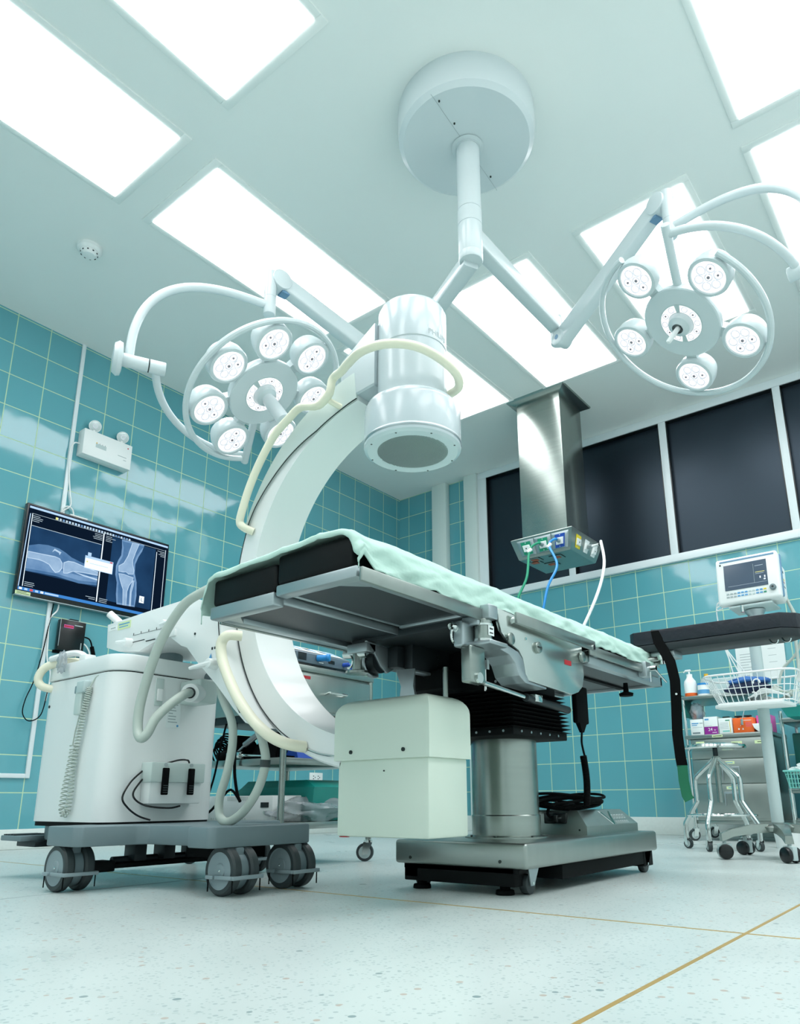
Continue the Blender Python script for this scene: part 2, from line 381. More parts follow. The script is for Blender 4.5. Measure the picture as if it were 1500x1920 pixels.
# high window: white frame with dark boards
b = B()
b.box(0.935, WX1+0.06, -0.03, 0.02, 1.915, 1.972, 0.003).box(0.935, WX1+0.06, -0.03, 0.02, 3.048, H, 0.003)
b.box(0.935, 1.022, -0.0305, 0.02, 1.9725, 3.0475, 0.003)
xs = [(1.022, 1.782), (1.838, 2.604), (2.660, 3.426), (3.477, 4.243), (4.297, 5.06)]
for (a, c), (a2, c2) in zip(xs, xs[1:]): b.box(c, a2, -0.026, 0.02, 1.9725, 3.0475, 0.003)
b.box(5.06, WX1+0.06, -0.0305, 0.02, 1.9725, 3.0475, 0.003)
wf = struct(b.build('window_1', 'frame'))
for a, c in xs:
    B().box(a-0.005, c+0.005, 0.022, 0.034, 1.955, 3.065).build('window_pane', 'blackpane', wf)
    B().box(a, a+0.007, -0.02, 0.022, 1.972, 3.048).box(c-0.007, c, -0.02, 0.022, 1.972, 3.048).box(a, c, -0.02, 0.022, 3.041, 3.048).build('pane_seal', 'blackg', wf)

# ------------------------------------------------------------ ceiling panel lights
def panel_light():
    t = thing('ceiling_light', '', 'ceiling light', (0, 0, H), 'recessed ceiling panel lights')
    B().box(-0.3, 0.3, -0.645, -0.603, H-0.006, H+0.002, 0.002).box(-0.3, 0.3, 0.603, 0.645, H-0.006, H+0.002, 0.002).box(-0.3, -0.263, -0.603, 0.603, H-0.006, H+0.002, 0.002).box(0.263, 0.3, -0.603, 0.603, H-0.006, H+0.002, 0.002).build('trim_frame', 'ceil', t)
    B().box(-0.264, 0.264, -0.604, 0.604, H-0.010, H-0.003).build('diffuser', 'panel', t)
    la = bpy.data.lights.new('added_down_light', 'AREA'); la.shape = 'RECTANGLE'; la.size = 0.52; la.size_y = 1.2  # added area lamp below the diffuser, narrowed to leave upper walls darker
    la.energy = DOWN; la.color = LIGHT_COL; la.spread = radians(125)
    lo = bpy.data.objects.new('added_down_light', la); COL.objects.link(lo); lo.parent = t; lo.location = (0, 0, -0.012)
    return t
LX = [1.558, 2.402, 3.248, 4.092, 4.936]
spots = [(0, -4.382, 'long bright ceiling panel at the left edge of the photo, by the tiled wall'),
 (1, -4.372, 'bright ceiling panel cut off by the top edge, left of the round canopy'),
 (0, -2.968, 'ceiling panel behind the left spring arm, between smoke detector and canopy'),
 (0, -1.555, 'ceiling panel mostly hidden behind the white image intensifier drum'),
 (1, -1.553, 'ceiling panel above the steel service column, crossed by the right extension arm'),
 (2, -1.540, 'ceiling panel behind the right lamp head, above the high window'),
 (3, -2.938, 'bright ceiling panel cut off by the top right corner of the photo'),
 (3, -1.530, 'ceiling panel at the right edge, behind the curved arms of the right lamp head'),
 (2, -4.372, 'added ceiling panel overhead of the camera, outside the frame'),  # this panel and those below are unseen, added to light the room
 (3, -4.372, 'added ceiling panel straight above the camera near the right wall, outside the frame'),
 (4, -1.53, 'added ceiling panel beside the far corner of the right wall, outside the frame'),
 (4, -2.938, 'added ceiling panel beside the middle of the right wall, outside the frame'),
 (4, -4.372, 'added ceiling panel beside the right wall and level with the camera, outside the frame'),
 (0, -5.9, 'added unseen ceiling panel behind the camera nearest the left tiled wall'),
 (2, -5.9, 'added unseen ceiling panel behind the camera nearest the right wall')]
P0 = panel_light()
for i, (k, y, lab) in enumerate(spots):
    o = P0 if i == 0 else copy_tree(P0)
    o.location = (LX[k], y, H); o['label'] = lab

# smoke detector
t = thing('smoke_detector', 'small round white smoke detector on the ceiling near the left wall', 'smoke detector', (0.86, -3.67, H))
B().lathe([(0.0, 0), (0.062, 0), (0.062, -0.018), (0.05, -0.03), (0.0, -0.03)], (0.86, -3.67, H), n=32).build('base', 'wht', t)
b = B().m('wht').lathe([(0.045, -0.03), (0.045, -0.036), (0.03, -0.05), (0.0, -0.052)], (0.86, -3.67, H), n=32).m('ink')
for k in range(10):
    a = k*pi/5; b.box(-0.004, 0.004, -0.0015, 0.0015, -0.042, -0.036, X=Matrix.Translation((0.86+0.043*cos(a), -3.67+0.043*sin(a), H))@Matrix.Rotation(a+pi/2, 4, 'Z'))
b.build('sensor_head', 'wht', t)

# ------------------------------------------------------------ ceiling hung surgical light with two heads
PX, PY = 2.885, -3.06
sl = thing('surgical_light', 'white ceiling-mounted surgical light with round canopy, jointed arms and two ringed heads', 'surgical light', (PX, PY, H))
b = B().m('lamp').lathe([(0.0, 0), (0.295, 0), (0.296, -0.10), (0.290, -0.135), (0.27, -0.152), (0.0, -0.153)], (PX, PY-0.01, H), n=72)
b.m('greyink')
ax = V((0.86, 0.5, 0)).normalized(); ax = V((-0.30, 0.954, 0))
b.box(-0.285, 0.285, -0.0007, 0.0007, -0.1538, -0.153, X=Matrix.Translation((PX, PY-0.01, H))@Matrix.Rotation(radians(-85.5), 4, 'Z'))
b.m('scr')
for q in (-0.24, -0.12, 0.2): b.cyl((PX-q*0.08+0.012, PY-0.01+q, H-0.157), (PX-q*0.08+0.012, PY-0.01+q, H-0.15), 0.004, n=8)
b.build('ceiling_canopy', 'lamp', sl)
b = B().lathe([(0.062, -0.15), (0.068, -0.158), (0.052, -0.16), (0.052, -0.17), (0.0495, -0.17), (0.0495, -0.49)], (PX, PY, H), n=40)
b.lathe([(0.0495, -0.49), (0.0475, -0.4915), (0.0475, -0.4935), (0.0505, -0.495), (0.0505, -0.565), (0.0485, -0.5665), (0.0485, -0.5685), (0.0505, -0.57), (0.0505, -0.70), (0.048, -0.705), (0.048, -0.708), (0.0505, -0.711), (0.0505, -0.735), (0.047, -0.742), (0.0, -0.742)], (PX, PY, H), n=40)
b.build('ceiling_pole', 'lamp', sl)
def barbeam(b, p0, p1, w0, h0, w1, h1, rnd=0.3):
    # rounded rectangular beam from p0 to p1
    p0, p1 = V(p0), V(p1); d = (p1-p0).normalized(); sx = V((-d.y, d.x, 0)).normalized(); u = d.cross(sx)*-1
    u = sx.cross(d)*-1 if sx.cross(d).z > 0 else sx.cross(d)
    def ringp(c, w, h):
        P = []
        for qx, qy in ((1, 1), (-1, 1), (-1, -1), (1, -1)):
            a0 = math.atan2(qy, qx)
            for k in (-1, 0, 1):
                a = a0+k*0.6; r = rnd*min(w, h)/2
                P.append(c+sx*(qx*(w/2-r)+r*cos(a))+u*(qy*(h/2-r)+r*sin(a)))
        return P
    b.loft([ringp(p0, w0, h0), ringp(p1, w1, h1)])
E1 = (2.895, -2.31)            # elbow of the right arm
E2 = (2.24, -2.74)             # elbow of the left arm
b = B(); barbeam(b, (PX, PY, 2.50), (E1[0], E1[1]-0.02, 2.48), 0.065, 0.085, 0.06, 0.075); b.build('extension_arm', 'lamp', sl)
b = B(); barbeam(b, (PX, PY, 2.375), (E2[0], E2[1], 2.34), 0.065, 0.07, 0.055, 0.065); b.build('extension_arm', 'lamp', sl)
def elbow(E, z0, z1, dirto):
    b = B().cyl((E[0], E[1], z0), (E[0], E[1], z1), 0.036, n=28, b=0.004)
    d = V((dirto[0]-E[0], dirto[1]-E[1], 0)).normalized(); sx = V((-d.y, d.x, 0))
    c = V((E[0], E[1], z0+0.01))+d*0.03
    b.m('lamp').cyl(c-sx*0.036, c+sx*0.036, 0.04, n=28, b=0.004)
    b.m('bluegrey').cyl(c-sx*0.038, c+sx*0.038, 0.012, n=12)
    b.build('elbow_joint', 'lamp', sl)
HL, NL = V((2.094, -3.44, 1.872)), V((.552, .171, -.816)).normalized()
HR, NR = V((3.558, -2.601, 2.035)), V((-.373, -.439, -.817)).normalized()
elbow(E1, 2.385, 2.53, HR); elbow(E2, 2.26, 2.385, HL)
def spring(E, z, T, zt):
    d = V((T[0]-E[0], T[1]-E[1], 0)).normalized(); sx = V((-d.y, d.x, 0))
    p0 = V((E[0], E[1], z))+d*0.03; p1 = V((T[0], T[1], zt))-d*0.05
    b = B(); barbeam(b, p0, p1, 0.062, 0.085, 0.055, 0.075)
    b.m('lamp').cyl(p1-sx*0.034+d*0.01, p1+sx*0.034+d*0.01, 0.046, n=32, b=0.004)
    b.m('bluegrey').box(-0.018, 0.018, -0.02, 0.02, -0.055, -0.03, X=Matrix.Translation(p1-d*0.015)@Matrix.Rotation(math.atan2(d.y, d.x), 4, 'Z'))
    b.build('spring_arm', 'lamp', sl)
spring(E1, 2.395, HR, 2.63); spring(E2, 2.27, HL, 2.44)
def drop(T, z1, z0):
    b = B().m('lamp').cyl((T[0], T[1], z0), (T[0], T[1], z1), 0.026, n=28, b=0.004)
    b.m('greyink').cyl((T[0], T[1], z0+0.085), (T[0], T[1], z0+0.0865), 0.0263, n=28)
    b.build('drop_tube', 'lamp', sl)
drop(HL, 2.47, 2.255); drop(HR, 2.665, 2.44)
def frame2(n, ref):
    n = V(n).normalized(); x = V(ref)-n*V(ref).dot(n); x.normalize(); return x, n.cross(x)
def head(c, n, ref, gap0, gap1, pods, lens_rot, handle):
    x, y = frame2(n, ref)
    P = lambda a, r, h=0: c+x*(r*cos(radians(a)))+y*(r*sin(radians(a)))+n*h
    hd = B().m('lamp').lathe([(0.0, -0.065), (0.10, -0.065), (0.145, -0.045), (0.155, -0.02), (0.155, -0.004), (0.151, 0.0), (0.0, 0.0)], c, n, 56)
    hd.m('lampgrey').lathe([(0.085, 0.0), (0.085, 0.0012), (0.05, 0.0012), (0.05, 0.0)], c, n, 48)
    hd = hd.build('lamp_head', 'lamp', sl)
    for k in range(2):
        b = B().m('led')
        a0 = lens_rot+k*180+8; A = [a0+i*164/20 for i in range(21)]
        for i in range(20): b.poly([P(A[i], 0.082, 0.0022), P(A[i+1], 0.082, 0.0022), P(A[i+1], 0.052, 0.0022), P(A[i], 0.052, 0.0022)])
        b.m('ledrim')
        for i in range(5):
            a = a0+16+i*33; b.lathe([(0.0135, 0.0024), (0.012, 0.004), (0.0095, 0.0024)], P(a, 0.067), n, 14)
        b.m('leddark')
        for i in (1, 3): b.cyl(P(a0+16+i*33, 0.067, 0.002), P(a0+16+i*33, 0.067, 0.0032), 0.004, n=8)
        b.build('centre_lens', 'led', hd)
    R = 0.34
    b = B().ring(c, n, R, 0.0125, gap0, gap1, 90, 10, ref=x)
    b.build('handling_ring', 'lamp', hd)
    for a in pods:
        q = P(a, 0.245); b = B().m('lamp')
        b.lathe([(0.0, -0.07), (0.05, -0.07), (0.068, -0.058), (0.078, -0.03), (0.08, 0.006), (0.077, 0.012), (0.066, 0.014), (0.063, 0.009)], q, n, 40)
        rad = (q-c).normalized()
        # link arms to the hub and to the ring
        b.loft([[P(a-9, 0.135, h) for h in (-0.04, -0.008)]+[P(a+9, 0.135, h) for h in (-0.008, -0.04)], [P(a-7, 0.185, h) for h in (-0.04, -0.008)]+[P(a+7, 0.185, h) for h in (-0.008, -0.04)]])
        b.cyl(P(a, 0.315, -0.012), P(a, 0.338, -0.002), 0.007, n=10)
        b.m('led').lathe([(0.0635, 0.009), (0.0, 0.0095)], q, n, 32)
        b.m('ledrim')
        for k in range(6):
            z2 = q+x*(0.037*cos(k*pi/3))+y*(0.037*sin(k*pi/3)); b.lathe([(0.0185, 0.0098), (0.0165, 0.013), (0.0135, 0.0099)], z2, n, 16)
        b.lathe([(0.0165, 0.0098), (0.0145, 0.013), (0.011, 0.0099)], q, n, 16)
        b.m('leddark').cyl(q+n*0.009, q+n*0.0125, 0.006, n=8)
        for k in random.sample(range(6), 2):
            z2 = q+x*(0.037*cos(k*pi/3))+y*(0.037*sin(k*pi/3)); b.cyl(z2+n*0.009, z2+n*0.0118, 0.0045, n=8)
        b.build('lamp_pod', 'lamp', hd)
    b = B().m('lamp').lathe([(0.05, 0.0), (0.05, 0.008), (0.043, 0.022), (0.026, 0.03), (0.022, 0.034)], c, n, 32)
    if handle: b.lathe([(0.026, 0.03), (0.028, 0.05), (0.0285, 0.15), (0.025, 0.166), (0.019, 0.17), (0.0, 0.17)], c, n, 28); b.m('ink').cyl(c+n*0.168, c+n*0.172, 0.006, n=12)
    else: b.m('wht').lathe([(0.010, 0.03), (0.010, 0.11), (0.006, 0.115), (0.0, 0.115)], c, n, 16); b.m('ink').box(-0.002, 0.002, -0.02, 0.02, -0.001, 0.001, X=Matrix.Translation(c+n*0.036+x*0.02))
    b.build('sterile_handle', 'lamp', hd)
    return P
def yoke(P, sa, sr, c, ja, drop_z, name='yoke_arm'):
    s0 = P(sa, 0.12, -0.03); s1 = P(sa, sr+0.03, -0.03); j = V((cos(radians(ja)), sin(radians(ja)), 0))
    B().m('lamp').cyl(s0, s1, 0.0165, n=24, b=0.003).build('head_strut', 'lamp', sl)
    S0 = P(sa, sr-0.01, -0.03)-c; J0 = j*0.43; pts = []
    w = math.acos(max(-1, min(1, S0.normalized().dot(j))))
    for i in range(13):
        u = i/12; d = (S0.normalized()*sin((1-u)*w)+j*sin(u*w))/sin(w); pts.append(c+d*(S0.length*(1-u)+0.43*u))
    B().tube(pts, 0.0155, 12, 2).build(name, 'lamp', sl)
    # joint barrel and outer yoke
    b = B().m('lamp').cyl(c+j*0.395, c+j*0.455, 0.027, n=28, b=0.003).m('ink').cyl(c+j*0.4555, c+j*0.4575, 0.0262, n=28).m('lamp').cyl(c+j*0.458, c+j*0.555, 0.026, n=28, b=0.003)
    b.lathe([(0.0, 0.55), (0.045, 0.552), (0.062, 0.556), (0.066, 0.57), (0.055, 0.585), (0.0, 0.59)], c, j, 32)
    b.build('yoke_joint', 'lamp', sl)
    pts = []
    top = drop_z+0.045-c.z
    for i in range(15):
        u = i/14*pi/2
        pts.append(c+j*(0.53*sin(u)**0.85)+V((0, 0, top*cos(u)**0.72+0.035*sin(2*u))))
    B().tube(pts, 0.0175, 12, 3).build('outer_yoke_arm', 'lamp', sl)
PL = head(HL, NL, (1, 0, 0), -127, 193, [24, -26, -78, -130, 173, 121, 72], 62, True)
yoke(PL, -160, 0.36, HL, -115, 2.255)
PR = head(HR, NR, (1, 0, 0), -247, 47, [115, 43.5, -27, -97, -171], 82, False)
yoke(PR, 80, 0.36, HR, -5, 2.44)

# ------------------------------------------------------------ steel service column
pc = thing('service_column', 'square stainless steel ceiling column with gas outlets on its flared lower box', 'service column', (2.03, -0.71, H))
b = B(); b.loft([[(1.785, -0.935, H), (2.26, -0.935, H), (2.26, -0.475, H), (1.785, -0.475, H)], [(1.79, -0.93, H-0.012), (2.255, -0.93, H-0.012), (2.255, -0.48, H-0.012), (1.79, -0.48, H-0.012)], [(1.845, -0.89, H-0.04), (2.205, -0.89, H-0.04), (2.205, -0.535, H-0.04), (1.845, -0.535, H-0.04)]])
b.build('ceiling_flange', 'steel', pc)
B().box(1.85, 2.20, -0.885, -0.54, 1.995, H-0.03, 0.004).build('column_casing', 'steel', pc)
b = B(); b.loft([[(1.795, -0.945, 2.005), (2.26, -0.945, 2.005), (2.26, -0.475, 2.005), (1.795, -0.475, 2.005)], [(1.79, -0.95, 1.998), (2.265, -0.95, 1.998), (2.265, -0.47, 1.998), (1.79, -0.47, 1.998)], [(1.825, -0.905, 1.865), (2.225, -0.905, 1.865), (2.225, -0.51, 1.865), (1.825, -0.51, 1.865)], [(1.83, -0.90, 1.86), (2.22, -0.90, 1.86), (2.22, -0.515, 1.86), (1.83, -0.515, 1.86)]])
hb = b.build('outlet_box', 'steelh', pc)
def slant(p, q, u, v, out):   # point on the slanted front (-y) or right (+x) face; u along, v 0 top..1 bottom
    return p
def front_pt(u, v, o=0):
    x = 1.79+(2.265-1.79)*u + (0.035-0.075*u)*v; y = -0.95+0.045*v; z = 1.998-0.133*v
    return V((x, y-o*0.947, z-o*0.32))
def right_pt(u, v, o=0):
    x = 2.265-0.04*v; y = -0.95+0.48*u+(0.045-0.085*u)*v; z = 1.998-0.133*v
    return V((x+o*0.958, y, z-o*0.288))
def outlet(fp, u0, u1, v0, v1, col, plug, cover=True):
    b = B()
    if cover:
        b.m('alu').loft([[fp(u0, v0, 0.001), fp(u1, v0, 0.001), fp(u1, v1, 0.001), fp(u0, v1, 0.001)], [fp(u0+0.04, v0+0.16, 0.012), fp(u1-0.02, v0+0.16, 0.012), fp(u1-0.02, v1-0.02, 0.012), fp(u0+0.04, v1-0.02, 0.012)]])
    o = 0.0125 if cover else 0.001
    um, w, hh = (u0+u1)/2+(0.01 if cover else 0), (u1-u0)*(0.29 if cover else 0.36), 0.32
    b.m(col).loft([[fp(um-w, 0.52-hh, o), fp(um+w, 0.52-hh, o), fp(um+w, 0.52+hh, o), fp(um-w, 0.52+hh, o)], [fp(um-w, 0.52-hh, o+0.002), fp(um+w, 0.52-hh, o+0.002), fp(um+w, 0.52+hh, o+0.002), fp(um-w, 0.52+hh, o+0.002)]])
    b.m('wht').loft([[fp(um-w*.75, 0.36, o+0.002), fp(um+w*.75, 0.36, o+0.002), fp(um+w*.75, 0.7, o+0.002), fp(um-w*.75, 0.7, o+0.002)], [fp(um-w*.68, 0.38, o+0.012), fp(um+w*.68, 0.38, o+0.012), fp(um+w*.68, 0.68, o+0.012), fp(um-w*.68, 0.68, o+0.012)]])
    b.m('scr').cyl(fp(um, 0.53, o+0.012), fp(um, 0.53, o+0.0135), 0.005, n=12)
    for v in (0.25, 0.79): b.m('wht'); b.cyl(fp(um, v, o+0.002), fp(um, v, o+0.0035), 0.003, n=6)
    b.build('gas_outlet', 'wht', hb)
    return fp(um, 0.53, o+0.013)
g1 = outlet(front_pt, 0.09, 0.37, 0.1, 0.9, 'green', False)
g2 = outlet(front_pt, 0.38, 0.66, 0.1, 0.9, 'green', True)
g3 = outlet(front_pt, 0.67, 0.95, 0.1, 0.9, 'blue', True)
r1 = outlet(right_pt, 0.12, 0.34, 0.1, 0.9, 'yellow', False, False)
r2 = outlet(right_pt, 0.42, 0.62, 0.1, 0.9, 'wht', True, False)
r3 = outlet(right_pt, 0.70, 0.9, 0.1, 0.9, 'wht', False, False)
b = B()
for (x, y) in ((1.90, -0.80), (1.98, -0.70), (1.93, -0.86), (2.08, -0.82)):
    b.m('darkm').box(x-0.045, x+0.045, y-0.04, y+0.04, 1.857, 1.861).m('steelh').box(x-0.042, x+0.042, y-0.037, y+0.037, 1.855, 1.859).m('orangec').box(x-0.024, x+0.024, y-0.018, y+0.018, 1.852, 1.858)
b.build('power_socket', 'darkm', hb)
def hose(name, lab, pts, r, mt, cuff='wht', start=None):
    b = B().m(mt).tube(pts, r, 10, 6)
    if cuff: 
        d = (V(pts[2])-V(pts[1])).normalized(); b.m(cuff).cyl(V(pts[2])-d*0.018, V(pts[2])+d*0.018, r*1.45, n=14)
        d = (V(pts[1])-V(pts[0])).normalized(); b.m('alu').cyl(V(pts[0]), V(pts[0])+d*0.03, r*1.6, n=14)
    return tag(b.build(name, mt, None, org=pts[0]), lab, 'hose')
hose('gas_hose', 'green gas hose plugged into the service column box', [g2, g2+V((-0.01, -0.05, 0)), g2+V((-0.055, -0.085, -0.055)), (1.99, -1.10, 1.66), (1.95, -1.17, 1.49), (1.93, -1.25, 1.2), (1.92, -1.3, 0.8), (1.93, -1.32, 0.3), (1.94, -1.32, 0.03), (1.97, -1.40, 0.012)], 0.0085, 'green')
hose('gas_hose', 'blue gas hose plugged into the service column box', [g3, g3+V((-0.01, -0.05, 0)), g3+V((-0.035, -0.08, -0.05)), (2.215, -1.1, 1.70), (2.18, -1.17, 1.55), (2.16, -1.22, 1.38), (2.08, -1.3, 0.9), (1.97, -1.34, 0.5), (1.965, -1.36, 0.03), (2.0, -1.44, 0.012)], 0.0085, 'lblue')
hose('gas_hose', 'white vacuum hose drooping from the side of the service column box', [r2, r2+V((0.07, -0.0, 0.0)), r2+V((0.13, -0.08, -0.03)), (2.44, -0.9, 1.86), (2.50, -1.02, 1.66), (2.48, -1.14, 1.42), (2.36, -1.25, 1.12), (2.18, -1.3, 0.9), (2.0, -1.38, 0.6), (1.99, -1.40, 0.2), (1.995, -1.40, 0.03), (2.03, -1.48, 0.012)], 0.0095, 'wht', 'ink')

# ------------------------------------------------------------ things on the left wall
t = tag(B().m('frame').box(0.0, 0.014, -3.252, -3.228, 0.372, H, 0.002).box(0.0, 0.014, -5.6, -3.252, 0.372, 0.396, 0.002).build('cable_conduit', 'frame', None, org=(0, -3.24, 0.38)), 'white plastic cable conduit running down the tiled wall behind the screen', 'conduit')
tv = thing('wall_monitor', 'large flat wall monitor showing knee x-rays on the tiled wall', 'monitor', (0.03, -2.995, 1.65))
Y0, Y1, Z0, Z1 = -3.462, -2.528, 1.372, 1.922
B().m('blackg').box(0.018, 0.055, Y0, Y1, Z0, Z1, 0.004).m('alu').box(0.02, 0.056, Y0, Y1, Z0-0.004, Z0+0.0005).build('monitor_housing', 'blackg', tv)
B().m('darkm').box(0, 0.02, -3.1, -2.9, 1.55, 1.75).build('wall_bracket', 'darkm', tv)
b = B(); XS = 0.0555
def pg(mt, pts, k): b.m(mt).poly([(XS+0.00012*k, p[0], p[1]) for p in pts])
def rc(mt, y0, y1, z0, z1, k): pg(mt, [(y0, z0), (y1, z0), (y1, z1), (y0, z1)], k)
rc('scr_bg', -3.452, -2.535, 1.398, 1.912, 0)
rc('scr_bar', -3.448, -2.537, 1.893, 1.906, 1)
rc('scr_task', -3.452, -2.537, 1.400, 1.418, 1)
for i, c in enumerate(('scr_white', 'scr_bar', 'scr_red', 'scr_bar', 'scr_white')): rc(c, -3.445+i*0.03, -3.428+i*0.03, 1.403, 1.415, 2)
rc('scr_bar', -3.30, -3.22, 1.404, 1.414, 2)
pg('scr_bar', [(-3.452, 1.42), (-3.447, 1.42), (-3.437, 1.86), (-3.442, 1.86)], 1)
for i in range(26):
    rc(random.choice(['scr_line', 'scr_bar', 'scr_edge', 'scr_flesh2']), -3.29+i*0.0187, -3.29+i*0.0187+0.012, 1.866, 1.880, 2)
rc('scr_yel', -3.295, -3.281, 1.866, 1.881, 3)
rc('scr_bg2', -3.424, -2.999, 1.514, 1.790, 1)
for a in ((-3.430, -3.426, 1.424, 1.862), (-2.993, -2.986, 1.424, 1.866), (-2.618, -2.614, 1.44, 1.845), (-2.553, -2.550, 1.44, 1.875)): rc('scr_white', *a, 3)
rc('scr_line', -3.43, -2.99, 1.862, 1.864, 2); rc('scr_line', -3.424, -2.999, 1.789, 1.792, 2); rc('scr_line', -2.98, -2.55, 1.868, 1.870, 2)
TH = [(-3.424, 1.668), (-3.37, 1.69), (-3.319, 1.698), (-3.252, 1.695), (-3.21, 1.68), (-3.172, 1.66), (-3.099, 1.643), (-2.999, 1.628), (-2.999, 1.525), (-3.111, 1.512), (-3.251, 1.524), (-3.424, 1.516)]
pg('scr_flesh', TH, 2)
pg('scr_flesh2', [(-3.424, 1.60), (-3.3, 1.60), (-3.22, 1.565), (-3.1, 1.56), (-2.999, 1.58), (-2.999, 1.545), (-3.111, 1.53), (-3.251, 1.54), (-3.424, 1.53)], 3)
FE = [(-3.424, 1.634), (-3.332, 1.638), (-3.27, 1.642), (-3.24, 1.636), (-3.221, 1.611), (-3.219, 1.58), (-3.235, 1.552), (-3.256, 1.543), (-3.275, 1.557), (-3.298, 1.582), (-3.33, 1.592), (-3.359, 1.596), (-3.424, 1.592)]
TI = [(-3.216, 1.618), (-3.19, 1.634), (-3.155, 1.637), (-3.097, 1.627), (-2.999, 1.612), (-2.999, 1.587), (-3.091, 1.583), (-3.154, 1.575), (-3.185, 1.556), (-3.209, 1.551), (-3.214, 1.58)]
def shrink(P, k):
    c = (sum(p[0] for p in P)/len(P), sum(p[1] for p in P)/len(P)); n = len(P); Q = []
    for i, p in enumerate(P):
        a, d = P[i-1], P[(i+1) % n]; tx, ty = d[0]-a[0], d[1]-a[1]; l = math.hypot(tx, ty) or 1
        nx, ny = -ty/l, tx/l
        area = sum(P[j-1][0]*P[j][1]-P[j][0]*P[j-1][1] for j in range(n))
        if area < 0: nx, ny = -nx, -ny
        Q.append((p[0]+nx*k, p[1]+ny*k))
    return Q
for Q in (FE, TI): pg('scr_edge', Q, 4); pg('scr_bone', shrink(Q, 0.0045), 5)
pg('scr_edge', [(-3.29, 1.662), (-3.278, 1.687), (-3.236, 1.675), (-3.245, 1.655), (-3.25, 1.668), (-3.276, 1.676)], 4)
pg('scr_edge', [(-3.155, 1.577), (-3.09, 1.572), (-2.999, 1.566), (-2.999, 1.556), (-3.09, 1.563)], 4)
LG = [(-2.868, 1.863), (-2.709, 1.868), (-2.722, 1.82), (-2.742, 1.78), (-2.76, 1.722), (-2.757, 1.66), (-2.738, 1.605), (-2.730, 1.52), (-2.735, 1.442), (-2.858, 1.436), (-2.869, 1.5), (-2.872, 1.574), (-2.887, 1.622), (-2.889, 1.68), (-2.878, 1.72), (-2.862, 1.757), (-2.862, 1.81)]
rc('scr_bg2', -2.93, -2.625, 1.445, 1.862, 1)
pg('scr_flesh2', LG, 2); pg('scr_flesh', shrink(LG, 0.012), 3)
F2 = [(-2.795, 1.862), (-2.745, 1.864), (-2.765, 1.80), (-2.778, 1.747), (-2.775, 1.714), (-2.763, 1.68), (-2.766, 1.652), (-2.80, 1.645), (-2.818, 1.655), (-2.838, 1.649), (-2.868, 1.648), (-2.872, 1.685), (-2.840, 1.712), (-2.818, 1.763)]
T2 = [(-2.867, 1.636), (-2.83, 1.640), (-2.80, 1.636), (-2.762, 1.632), (-2.768, 1.605), (-2.787, 1.57), (-2.796, 1.531), (-2.793, 1.44), (-2.818, 1.438), (-2.828, 1.539), (-2.853, 1.593)]
FB = [(-2.768, 1.612), (-2.755, 1.614), (-2.757, 1.58), (-2.766, 1.531), (-2.762, 1.441), (-2.774, 1.440), (-2.778, 1.543)]
for Q in (F2, T2, FB): pg('scr_edge', Q, 4); pg('scr_bone', shrink(Q, 0.004), 5)
rc('scr_white', -2.709, -2.675, 1.478, 1.523, 4)
b.m('scr_bg2').text('L', 0.034, (XS+0.0007, -2.699, 1.489), (0, 1, 0), (0, 0, 1), 0.0001)
rc('scr_bar', -3.091, -2.908, 1.617, 1.697, 6); rc('scr_white', -3.088, -2.911, 1.620, 1.682, 7); rc('scr_red', -2.93, -2.914, 1.686, 1.694, 7); rc('scr_bar', -3.076, -3.054, 1.698, 1.720, 6); rc('scr_yel', -3.08, -3.07, 1.655, 1.665, 8); rc('scr_bar', -3.06, -2.94, 1.652, 1.655, 8)
for (y, z, n, al) in ((-3.424, 1.852, 4, 1), (-2.998, 1.852, 4, -1), (-2.975, 1.856, 4, 1), (-2.556, 1.856, 4, -1), (-3.42, 1.452, 3, 1), (-3.0, 1.446, 2, -1), (-2.975, 1.45, 3, 1), (-2.556, 1.456, 2, -1)):
    for i in range(n):
        w = random.uniform(0.03, 0.065); rc('scr_line', min(y, y+al*w), max(y, y+al*w), z-i*0.0105-0.003, z-i*0.0105, 9)
b.build('screen', 'scr_bg', tv)
B().m('label').box(0.0555, 0.0562, -3.462, -3.378, 1.374, 1.394).m('ink').box(0.0562, 0.0565, -3.455, -3.40, 1.387, 1.390).box(0.0562, 0.0565, -3.455, -3.385, 1.379, 1.382).build('sticker', 'label', tv)

el = thing('emergency_light', 'white twin-lamp emergency light box high on the tiled wall', 'emergency light', (0, -3.03, 2.43))
B().m('wht').box(0, 0.075, -3.20, -2.875, 2.335, 2.508, 0.004).build('battery_box', 'wht', el)
b = B().m('lampgrey').box(0.0752, 0.0758, -3.12, -3.05, 2.405, 2.432)
b.m('yel2').cyl((0.075, -3.115, 2.435), (0.0765, -3.115, 2.435), 0.004, n=10)
b.m('scr'); [b.cyl((0.075, -3.095+i*0.018, 2.435), (0.0765, -3.095+i*0.018, 2.435), 0.002, n=8) for i in range(3)]
b.m('red').cyl((0.075, -2.905, 2.478), (0.0765, -2.905, 2.478), 0.0045, n=12)
b.m('greyink').box(0.0752, 0.0757, -2.97, -2.91, 2.405, 2.409).box(0.0752, 0.0757, -2.93, -2.91, 2.385, 2.389)
b.build('indicator_panel', 'lampgrey', el)
